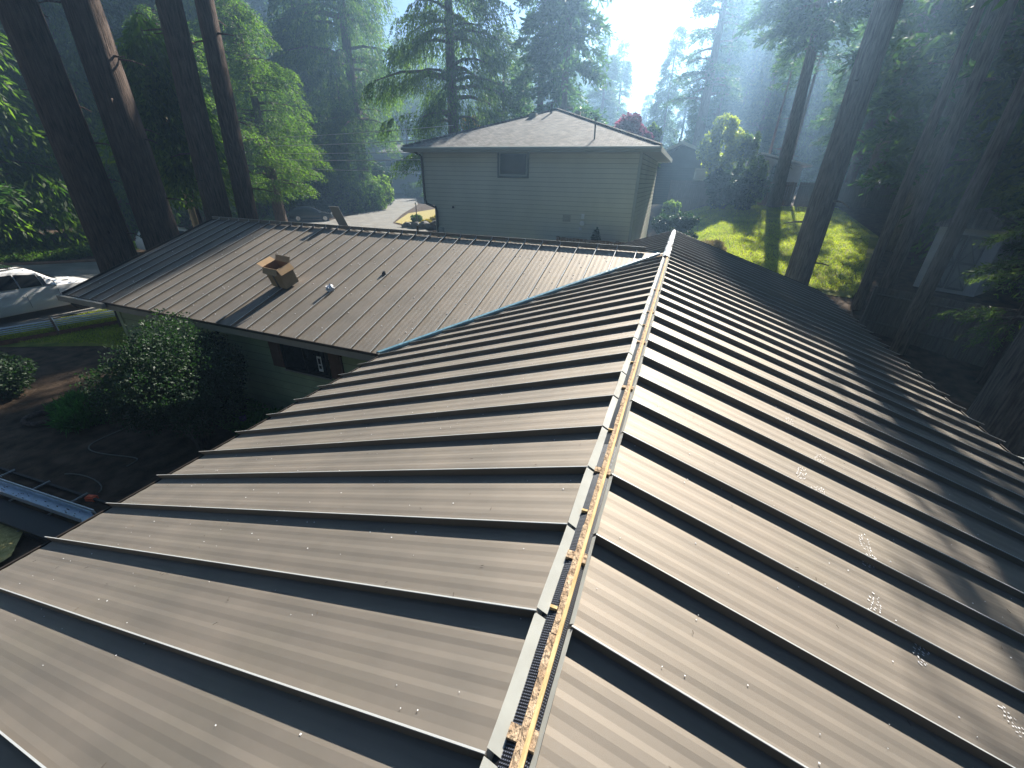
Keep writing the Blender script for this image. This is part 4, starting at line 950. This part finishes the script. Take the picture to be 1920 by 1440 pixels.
# ------------------------------------------------------------------ cars
def car(name, loc, rz, L, Wd, Hc, paint, label, kind='suv', seed=1):
    root = empty(name, loc, rz); tag(root, label, 'car')          # car points along +x
    hw = Wd / 2
    if kind == 'suv':
        st = [(-.5, .42, .95, .95, .72, .60), (-.485, .36, 1.05, 1.15, .90, .66), (-.44, .30, 1.10, 1.60, .96, .70), (-.38, .28, 1.10, 1.72, .99, .74), (-.2, .26, 1.09, 1.78, 1.0, .76), (0.0, .26, 1.07, 1.77, 1.0, .76),
              (.12, .26, 1.06, 1.66, 1.0, .74), (.20, .26, 1.05, 1.32, 1.0, .76), (.255, .26, 1.05, 1.10, .99, .80), (.34, .28, 1.02, 1.06, .98, .82), (.42, .32, .97, 1.0, .94, .78), (.475, .38, .84, .88, .86, .66), (.5, .46, .66, .68, .70, .5)]
    else:
        st = [(-.5, .42, .85, .86, .70, .55), (-.48, .34, .92, 1.0, .90, .60), (-.43, .28, .95, 1.28, .96, .62), (-.34, .25, .95, 1.43, .99, .66), (-.15, .24, .94, 1.50, 1.0, .70), (0.02, .24, .92, 1.48, 1.0, .70),
              (.12, .24, .91, 1.36, 1.0, .68), (.22, .24, .90, 1.08, 1.0, .70), (.28, .25, .88, .94, .98, .78), (.36, .27, .82, .87, .96, .80), (.43, .3, .74, .78, .92, .76), (.48, .34, .64, .67, .84, .62), (.5, .42, .52, .54, .68, .5)]
    sc = Hc / (1.78 if kind == 'suv' else 1.5)
    rows = []
    for (x, zb, zl, zr, wl, wr) in st:
        x *= L; zb, zl, zr = zb * sc, zl * sc, zr * sc; a, b = wl * hw, wr * hw
        half = [(0, zb), (a * .9, zb), (a * .985, zb + .12), (a, (zb + zl) * .5), (a * .975, zl), (b + (a - b) * .05 if zr - zl > .2 else b, zr - .06 * (zr - zl > .2)), (b * .86, zr), (b * .4, zr + .025), (0, zr + .03)]
        rows.append([(x, -y, z) for y, z in half[::-1]] + [(x, y, z) for y, z in half[1:]])
    n = len(rows[0]); mb = MB(); mb.add([p for r in rows for p in r], [(i * n + k, i * n + k + 1, (i + 1) * n + k + 1, (i + 1) * n + k) for i in range(len(rows) - 1) for k in range(n - 1)] + [tuple(range(n)), tuple(range((len(rows) - 1) * n, len(rows) * n))[::-1]])
    body = mb.build('body', paint, root, smooth=True)
    es = body.modifiers.new('split', 'EDGE_SPLIT'); es.split_angle = R(38)
    # side glass between belt line and roof, slightly proud
    cab = [i for i, s_ in enumerate(st) if s_[3] - s_[2] > .2]
    for sgn in (-1, 1):
        ib = 4 if sgn < 0 else 4
        for (i0, i1) in ((cab[0], cab[2]), (cab[2], cab[3]), (cab[3], cab[4] if kind != 'suv' else cab[4]), (cab[4], cab[-1])):
            if i1 <= i0: continue
            def pt(i, top, f=0):
                x, zb, zl, zr, wl, wr = st[i]; a, b = wl * hw * .975, (wr + (wl - wr) * .05) * hw
                zz0, zz1 = zl * sc, (zr - .06) * sc; t = .10 if not top else .86
                return Vector((x * L, sgn * (a + (b - a) * t + .032), zz0 + (zz1 - zz0) * t))
            xs = .04
            q = [pt(i0, 0), pt(i1, 0), pt(i1, 1), pt(i0, 1)]
            cc = sum(q, Vector()) / 4; q = [p + (cc - p) * .05 for p in q]
            MB().add(q, [(0, 1, 2, 3) if sgn < 0 else (3, 2, 1, 0)]).build('side_window', MT['glass'], root)
    def screen(i0, i1, nm, lift):
        a, b = st[i0], st[i1]
        q = [Vector((a[0] * L + lift[0], -a[5] * hw * .84, a[3] * sc + lift[1])), Vector((a[0] * L + lift[0], a[5] * hw * .84, a[3] * sc + lift[1])), Vector((b[0] * L + lift[0], b[5] * hw * .86, b[3] * sc + lift[1])), Vector((b[0] * L + lift[0], -b[5] * hw * .86, b[3] * sc + lift[1]))]
        MB().add(q, [(0, 1, 2, 3)]).build(nm, MT['glass'], root)
    screen(6, 8, 'windscreen', (.03, .045)); screen(2, 1, 'rear_window', (-.02, .03))
    if kind == 'suv':
        MB().box(-.2 * L, .06 * L, -hw * .42, hw * .42, 1.80 * sc, 1.825 * sc).build('sunroof', MT['glass'], root)
        for sgn in (-1, 1):
            MB().box(.27 * L, .31 * L, sgn * hw * .45 - .07, sgn * hw * .45 + .07, 1.09 * sc + .0, 1.115 * sc).build('bonnet_vent', MT['black'], root)
        for sgn in (-1, 1): MB().tube([(-.38 * L, sgn * hw * .70, 1.76 * sc), (.08 * L, sgn * hw * .70, 1.79 * sc)], .02, 6).build('roof_rail', MT['trimdark'], root)
    wr_ = (.37 if kind == 'suv' else .32)
    for xw in (-.30, .31):
        for sgn in (-1, 1):
            w = empty('wheel', (xw * L, sgn * (hw - .12), wr_)); w.parent = root
            MB().tube([(0, -.12, 0), (0, .12, 0)], wr_, 20).build('tyre', MT['tyre'], w)
            g = MB(); g.tube([(0, sgn * .121, 0), (0, sgn * .127, 0)], wr_ * .70, 18)
            g.build('rim', MT['rim'], w)
            # wheel arch
            g = MB(); g.tube([(xw * L, sgn * (hw - .04), wr_ + .02), (xw * L, sgn * (hw + .006), wr_ + .02)], wr_ + .075, 20); g.build('wheel_arch', MT['tyre'], root)
            w.location.y = sgn * (hw - .10)
    for sgn in (-1, 1):
        blob('mirror', paint, (.17 * L, sgn * (hw + .09), 1.12 * sc), .12, 1, 2, .05, 1, (.7, 1, .75), root, True)
        MB().box(.455 * L, .485 * L, sgn * hw * .62 - .14, sgn * hw * .62 + .14, .70 * sc, .82 * sc).build('headlight', MT['lamp'], root)
        MB().box(-.497 * L, -.475 * L, sgn * hw * .70 - .10, sgn * hw * .70 + .10, .84 * sc, 1.02 * sc).build('tail_light', MT['rust'], root)
        for xd in (-.10, .09): MB().box(xd * L - .09, xd * L + .09, sgn * (hw + .001) - .012, sgn * (hw + .001) + .012, .90 * sc, .93 * sc).build('door_handle', paint, root)
        for xd in (-.17, .01, .19): MB().box(xd * L - .004, xd * L + .004, sgn * hw * 1.0 - .004, sgn * hw * 1.0 + .003, .42 * sc, .92 * sc).build('door_gap', MT['black'], root)
    return root
car('car', (-23.0, 7.35, -3.87), R(90), 5.1, 2.0, 1.80, MT['carwhite'], 'white sport utility car parked beside the small front lawn')
car('car', (-37.9, 37.0, Hf(-37.9, 37) + .03), R(43), 4.4, 1.8, 1.48, MT['cargrey'], 'dark grey hatchback parked against the hedge', 'hatch')
car('car', (-33.0, 19.8, Hf(-33, 19.8) + .03), R(60), 4.7, 1.85, 1.6, MT['carwhite'], 'white car in the street with only its roof showing behind the trunks', 'hatch')

# ------------------------------------------------------------------ yard things on the left
pk = empty('panel_bundle', (-19.6, 6.9, -3.9), R(72)); tag(pk, 'bundle of pale corrugated panels in timber end frames on the lawn before the white car', 'panel bundle')
g = MB()
for k in range(12):
    a = -.42 + k * .07; z = .42 - abs(a) * .25 + (.018 if k % 2 else 0)
    g.box(-1.6, 2.2, a, a + .07, z, z + .012)
g.build('roofing_panels', MT['alu'], pk)
for xx in (-1.5, -.05):
    MB().prism([(xx, -.55, 0), (xx, .55, 0), (xx, .40, .5), (xx, -.40, .5)], (.05, 0, 0)).build('end_frame', MT['fence'], pk)
    MB().prism([(xx + .055, -.48, .06), (xx + .055, .48, .06), (xx + .055, .34, .46), (xx + .055, -.34, .46)], (.03, 0, 0)).build('end_board', MT['white'], pk)
MB().box(-1.6, 3.0, -.5, -.44, 0, .16).build('skid', MT['brick'], pk)
gt = empty('gutter_length', (-9.35, 1.9, -3.9 + .16), R(4)); tag(gt, 'long pale aluminium gutter trough speckled with needles at the lower left', 'gutter')
g = MB(); g.box(-2.6, 1.7, -.07, .07, .10, .115); g.box(-2.6, 1.7, .07, .08, .10, .19); g.box(-2.6, 1.7, -.082, -.07, .10, .19); g.build('trough', MT['alu'], gt)
g = MB(); g.box(-2.6, 1.7, .10, .115, .12, .2); g.build('white_edge', MT['white'], gt)
g = MB(); q = random.Random(2)
for i in range(60):
    x = q.uniform(-2.5, 1.6); y = q.uniform(-.06, .06); a = q.uniform(0, 3); l_ = q.uniform(.006, .02)
    g.box(x - l_, x + l_, y - .004, y + .004, .1155, .122)
o = g.build('needles', MT['dirt'], gt); o['kind'] = 'stuff'
g = MB(); g.box(-2.7, 1.8, -.42, -.10, .0, .06); tag(g.build('dark_plank', MT['trimdark'], None, False, (-9.35, 1.9, -3.9 + .13), R(4)), 'wide dark board lying just below the pale gutter trough', 'board')
ld = empty('trestle', (-9.35, 1.9, -3.9), R(4)); tag(ld, 'low dark trestle rack carrying the gutter trough and board', 'trestle')
for xx in (-2.3, -1.3, -.3, .7, 1.5):
    MB().box(xx - .012, xx + .012, -.42, .5, .07, .095).build('crossbar', MT['greybox'], ld)
for yy in (-.4, .46):
    MB().box(-2.6, 1.7, yy - .02, yy + .02, .02, .065).build('rail', MT['trimdark'], ld)
for xx in (-2.3, 1.5):
    for yy in (-.4, .46): MB().box(xx - .025, xx + .025, yy - .025, yy + .025, 0, .015).build('leg', MT['trimdark'], ld)
mb = MB()
pts = []
for i in range(60):
    t = i / 59; pts.append((-9.0 - 2.2 * t + .25 * math.sin(t * 9), 2.9 + 1.4 * t + .35 * math.sin(t * 7 + 1), -3.87))
mb.tube(pts, .012, 6); tag(mb.build('garden_hose', MT['hose'], smooth=True), 'thin grey hose snaking over the dark mulch', 'hose')
mb = MB(); mb.tube([(-9.2 + .6 * math.cos(t * .35), 2.55 + .18 * math.sin(t * .35), -3.86) for t in range(9)], .011, 6); tag(mb.build('cable', MT['hose'], smooth=True), 'short curved cable on the soil above the gutter trough', 'cable')
g = MB(); g.box(-.08, .08, -.045, .045, 0, .07); g.box(-.06, .06, -.03, .03, .071, .09); tag(g.build('orange_case', MT['orange'], None, False, (-8.55, 2.42, -3.9), .3), 'small bright orange plastic case on the ground by the gutter trough', 'case')
o = blob('tarp', MT['bluetarp'], (-10.0, 5.0, -3.62), .34, 3, 3, .6, 1.8, (1, .8, .5)); tag(o, 'crumpled blue tarp half hidden behind the round rhododendron', 'tarp')
wb = empty('wooden_bench', (-9.9, 4.55, -3.9), R(35)); tag(wb, 'low weathered wooden bench in the shade right of the rhododendron', 'bench')
for k in range(3): MB().box(-.8, .8, -.2 + k * .14, -.08 + k * .14, .34, .37).build('slat', MT['fencegrey'], wb)
for xx in (-.65, .65):
    for yy in (-.15, .15): MB().box(xx - .03, xx + .03, yy - .03, yy + .03, 0, .335).build('leg', MT['fencegrey'], wb)
mb = MB(); mb.tube([(.33 * math.cos(t), .33 * math.sin(t) * .8, .08) for t in np.linspace(0, 6.28, 19)], .06, 6); tag(mb.build('planter_ring', MT['bark'], None, True, (-12.6, 3.5, -3.9)), 'dark round planter ring lying left of the fern clump', 'planter ring')
# grey ornament past the right eave
sn = empty('garden_ornament', (4.95, 6.45, -3.9)); tag(sn, 'grey lobed stone garden ornament beyond the right eave', 'garden ornament')
MB().box(-.22, .22, -.22, .22, 0, 1.45).build('plinth', MT['rock'], sn)
blob('figure', MT['stone'], (-.02, 0, 1.75), .26, 2, 3, .25, 1.6, (1.1, .9, .9), sn, True); blob('figure_head', MT['stone'], (.22, .06, 2.02), .17, 5, 3, .2, 1.5, (1, 1, 1), sn, True)

# ------------------------------------------------------------------ poles, wires, mailbox
mb = MB(); mb.tube([(0, 0, 0), (0, 0, 4.3), (0, 0, 8.5)], [.16, .15, .12], 12)
pl = empty('utility_pole', (-21.2, 13.75, -3.9)); tag(pl, 'pale wooden utility pole between the brown trunk pairs', 'utility pole'); mb.build('shaft', MT['pole'], pl, True)
tp = empty('utility_pole', (-18.2, 48, Hf(-18.2, 48))); tag(tp, 'distant utility pole with a grey transformer can behind the hip roof', 'utility pole')
MB().tube([(0, 0, 0), (0, 0, 12.3)], [.17, .13], 10).build('shaft', MT['pole'], tp, True)
MB().tube([(.35, 0, 10.9), (.35, 0, 11.0), (.35, 0, 11.9), (.35, 0, 12.0)], [.2, .3, .3, .12], 12).build('transformer', MT['greybox'], tp, True)
for i, (za, zb) in enumerate(((3.95, 3.65), (3.5, 3.0), (3.1, 2.5), (2.75, 2.1), (2.3, 1.5))):
    mb = MB(); a = Vector((-52, 30 + i * .3, za + .3)); b = Vector((-11.2, 21 + i * .3, zb if i else 3.5))
    mb.tube([a.lerp(b, t) - Vector((0, 0, 1.3 * t * (1 - t) * 1.2)) for t in np.linspace(0, 1, 16)], .018 if i in (1, 3) else .012, 5)
    tag(mb.build('power_line', MT['wire'], smooth=True), ['uppermost', 'second', 'middle', 'fourth', 'lowest'][i] + ' of the five overhead wires running of the street', 'wire', 'overhead wires left of the two storey house')
lp = empty('post_lamp', (-26.0, 39.5, Hf(-26, 39.5))); tag(lp, 'thin dark lamp post with a small pale head on the garden island', 'post lamp')
MB().tube([(0, 0, 0), (0, 0, 1.9)], .045, 8).build('post', MT['trimdark'], lp); MB().tube([(0, 0, 1.9), (0, 0, 2.0), (0, 0, 2.15)], [.06, .12, .03], 8).build('lamp_head', MT['white'], lp)

# ------------------------------------------------------------------ fences and buildings further away
def fence(x0, y0, x1, y1, h, m, label, name='wooden_fence', bw=.15, zt=None, group=None):
    root = empty(name, (x0, y0, 0)); tag(root, label, 'fence', group); L = math.hypot(x1 - x0, y1 - y0); n = int(L / bw); g = MB(); dx, dy = (x1 - x0) / L, (y1 - y0) / L
    q = random.Random(int(x0 * 10))
    for i in range(n):
        a = i * bw; xx, yy = dx * a, dy * a; zb = Hf(x0 + xx, y0 + yy) - .1
        t = (zt if zt is not None else zb + .1 + h) + q.uniform(-.01, .01)
        p = [(xx, yy, zb), (xx + dx * (bw - .012), yy + dy * (bw - .012), zb), (xx + dx * (bw - .012), yy + dy * (bw - .012), t), (xx, yy, t)]
        g.prism(p, (-dy * .02, dx * .02, 0))
    g.build('boards', m, root)
    k = 0.
    while k <= L + .01:
        xx, yy = dx * k + dy * .06, dy * k - dx * .06; zb = Hf(x0 + xx, y0 + yy) - .1
        t = (zt if zt is not None else zb + .1 + h)
        MB().box(xx - .05, xx + .05, yy - .05, yy + .05, zb, t + .03).build('post', m, root); k += 2.4
    for f in (.25, .85):
        q_ = MB(); zz = [(zt if zt is not None else Hf(x0, y0) + h), (zt if zt is not None else Hf(x1, y1) + h)]
        q_.tube([(dy * .05, -dx * .05, zz[0] - h + h * f), (x1 - x0 + dy * .05, y1 - y0 - dx * .05, zz[1] - h + h * f)], .035, 4); q_.build('rail', m, root)
    return root
fence(-1.2, 38.2, 4.6, 38.2, 1.7, MT['fencegrey'], 'grey board fence behind the lawn before the gabled house', zt=1.30)
fence(4.75, 38.1, 7.5, 38.1, 1.6, MT['fence'], 'reddish cedar fence panel behind the lawn before the pale shed', zt=1.32)
fence(7.65, 38.1, 19, 38.1, 1.6, MT['fencegrey'], 'long shaded grey fence right of the reddish panel', zt=1.33)
fence(-4.3, 16.6, -1.3, 16.2, 1.8, MT['fence'], 'brown fence in front of the right corner of the two storey house', zt=-.82)
fence(6.6, 17.0, 9.9, 14.6, 1.5, MT['fencegrey'], 'low dark fence in the shade beyond the right eave', zt=-1.75)
fence(9.9, 14.6, 13, 9, 1.5, MT['fencegrey'], 'low dark fence going off at the right edge', zt=-1.75)
# gabled dark green house
gb = empty('house', (0, 45, -.3)); tag(gb, 'dark green gabled house with pale roof edge and chimney beyond the far fence', 'house')
zb = .3
def prism_y(poly, y0, y1): return [(x, y0, z) for x, z in poly], (0, y1 - y0, 0)
g = MB(); siding(g, (-3.6, 0, 0), (4.6, 0, 0), -.5, 2.95 - .3, (0, -1, 0), .2, .02); g.add([(-3.6, 0, 2.65), (4.6, 0, 2.65), (-1.0, 0, 4.42)], [(0, 1, 2)]); g.box(-3.6, 4.6, .03, 9, -.5, 2.6); g.build('wall', [MT['darkgreen'], MT['lap_shade']], gb)
g = MB(); g.prism([(-4.4, -.6, 3.95 - .9), (-1.0, -.6, 4.58), (-1.0, -.6, 4.70), (-4.4, -.6, 3.17)], (0, 10, 0)); g.prism([(-1.0, -.6, 4.58), (5.2, -.6, 2.28), (5.2, -.6, 2.40), (-1.0, -.6, 4.70)], (0, 10, 0)); rfo = g.build('roof', MT['shingle'], gb)
g = MB(); g.prism([(-4.4, -.62, 3.02), (-1.0, -.62, 4.46), (-1.0, -.62, 4.72), (-4.4, -.62, 3.22)], (0, -.04, 0)); g.prism([(-1.0, -.62, 4.46), (5.2, -.62, 2.16), (5.2, -.62, 2.42), (-1.0, -.62, 4.72)], (0, -.04, 0)); g.build('bargeboard', MT['white'], gb)
g = MB(); g.box(.1, .8, 1.2, 1.8, 3.8, 5.0); g.box(.02, .88, 1.12, 1.88, 5.003, 5.12); g.build('chimney', MT['greybox'], rfo)
MB().tube([(-1.4, 1.5, 4.2), (-1.4, 1.5, 5.1)], .09, 8).build('flue_pipe', MT['greybox'], rfo)
g = MB()
for b in ((.42, 1.9, 1.62, 1.74), (.42, 1.9, 2.50, 2.62), (.42, .54, 1.74, 2.5), (1.78, 1.9, 1.74, 2.5)): g.box(b[0], b[1], -.08, -.03, b[2], b[3])
wf_ = g.build('window', MT['white'], gb); MB().box(.54, 1.78, -.06, -.04, 1.74, 2.5).build('pane', MT['shedgrey'], wf_)
# pale shed
ps = empty('shed', (0, 46, -.1)); tag(ps, 'pale grey shed with a white roof edge behind the reddish fence panel', 'shed')
g = MB(); g.prism([(5.0, 0, 0), (9.0, 0, 0), (9.0, 0, 2.62), (5.9, 0, 3.42), (5.0, 0, 3.2)], (0, 5, 0)); g.build('wall', MT['shedgrey'], ps)
g = MB(); g.box(5.42, 5.5, -.03, -.005, 0, 3.2); g.build('corner_board', MT['trimdark'], ps)
g = MB(); g.prism([(4.6, -.4, 3.24), (5.6, -.4, 3.56), (9.6, -.4, 2.62), (9.6, -.4, 2.76), (5.6, -.4, 3.72), (4.6, -.4, 3.40)], (0, 5.8, 0)); g.build('roof', MT['white'], ps)
shrub('shrub', 7.0, 45.2, [(0, 0, 1.9, .7, .4, .7)], 2200, .2, .1, 'bush', 'dark climber on the wall of the pale grey shed', 'shrub', seed=90, stems=3)
# cross braced shed, right
xs_ = empty('shed', (9.9, 21.8, Hf(10.1, 21.8)), R(-38)); xs_.scale = (.66, 1, .95); tag(xs_, 'grey garden shed with cross braced double doors in the shade on the right', 'shed')
g = MB(); g.box(-.5, 2.3, 0, 2.4, 0, 2.5); g.build('wall', MT['shedgrey'], xs_)
g = MB(); g.prism([(-.7, -.25, 2.5), (2.5, -.25, 2.5), (2.5, -.25, 2.6), (.9, -.25, 3.25), (-.7, -.25, 2.6)], (0, 2.9, 0)); g.build('roof', MT['shingle'], xs_)
for a in (.05, .95):
    g = MB(); g.box(a, a + .84, -.05, -.003, .15, 2.25); d_ = g.build('door', MT['doorgrey'], xs_)
    g = MB()
    for b in ((a, a + .84, .15, .25), (a, a + .84, 2.15, 2.25), (a, a + .84, 1.15, 1.25)): g.box(b[0], b[1], -.075, -.052, b[2], b[3])
    for b in ((a, a + .08), (a + .76, a + .84)): g.box(b[0], b[1], -.0755, -.0515, .26, 1.14); g.box(b[0], b[1], -.0755, -.0515, 1.26, 2.14)
    for z0_, z1_ in ((.25, 1.15), (1.25, 2.15)):
        g.prism([(a + .08, -.072, z0_), (a + .15, -.072, z0_), (a + .76, -.072, z1_), (a + .69, -.072, z1_)], (0, .018, 0))
        g.prism([(a + .69, -.071, z0_), (a + .76, -.071, z0_), (a + .15, -.071, z1_), (a + .08, -.071, z1_)], (0, .016, 0))
    g.build('brace', MT['greybox2'], d_)
# houses glimpsed beyond the street
fh = empty('house', (-54, 76, -2)); tag(fh, 'pale blue grey house with a white balcony glimpsed at the end of the street', 'house')
MB().box(-7, 6, 0, 8, 0, 6.9).build('wall', mat("blue_grey_siding", (.20, .25, .30), .8), fh)
g = MB(); g.prism([(-7.8, -1, 6.9), (6.8, -1, 6.9), (6.8, 4, 8.6), (-7.8, 4, 8.6)], (0, 0, .15)); g.prism([(-7.8, 4, 8.6), (6.8, 4, 8.6), (6.8, 9, 6.9), (-7.8, 9, 6.9)], (0, 0, .15)); g.build('roof', MT['shingle'], fh)
g = MB(); g.box(-4, 5.5, -1.6, -.05, 3.6, 3.75); g.box(-4, 5.5, -1.6, -1.55, 4.6, 4.7)
for k in range(30): g.box(-4 + k * .326, -3.94 + k * .326, -1.59, -1.56, 3.76, 4.6)
g.build('balcony', MT['white'], fh)
for k in range(3):
    w = MB().box(-2.4 + k * 2.4, -.8 + k * 2.4, -.06, -.005, 4.4, 6.0).build('window', MT['white'], fh); MB().box(-2.3 + k * 2.4, -.9 + k * 2.4, -.08, -.062, 4.5, 5.9).build('pane', MT['glass'], w)
f2 = empty('house', (-56.5, 50, -3)); tag(f2, 'house with white shutters half hidden behind the hanging cedars', 'house')
MB().box(-5, 6, 0, 6, 0, 5.0).build('wall', mat("tan_brick", (.16, .13, .11), .85), f2)
g = MB(); g.prism([(-5.6, -.7, 5.0), (6.6, -.7, 5.0), (6.6, 3, 6.4), (-5.6, 3, 6.4)], (0, 0, .15)); g.prism([(-5.6, 3, 6.4), (6.6, 3, 6.4), (6.6, 6.6, 5.0), (-5.6, 6.6, 5.0)], (0, 0, .15)); g.build('roof', MT['shingle'], f2)
for a in (-2.6, 1.4):
    w = MB().box(a, a + 1.6, -.06, -.005, 2.0, 3.6).build('window', MT['fascia'], f2); MB().box(a + .1, a + 1.5, -.08, -.062, 2.1, 3.5).build('pane', MT['glass'], w)
    for b in (a - .55, a + 1.65): MB().box(b, b + .5, -.06, -.005, 1.9, 3.7).build('shutter', MT['white'], f2)

# ------------------------------------------------------------------ haze
HZ = True
if HZ:
    mb = MB(); mb.box(-245, 245, -85, 245, -5.2, 44.0)
    hz = mb.build('haze', None); hz.data.materials.clear()
    hm = bpy.data.materials.new('haze_air'); hm.use_nodes = True
    n = hm.node_tree.nodes; l = hm.node_tree.links
    for x in list(n):
        if x.type != 'OUTPUT_MATERIAL': n.remove(x)
    out = [x for x in n if x.type == 'OUTPUT_MATERIAL'][0]
    pv = n.new("ShaderNodeVolumePrincipled"); pv.inputs["Color"].default_value = (.40, .66, 1.0, 1)
    pv.inputs["Density"].default_value = 0.0030; pv.inputs["Anisotropy"].default_value = 0.68
    l.new(pv.outputs[0], out.inputs["Volume"]); hz.data.materials.append(hm)
    tag(hz, kind='stuff')
fix_used()
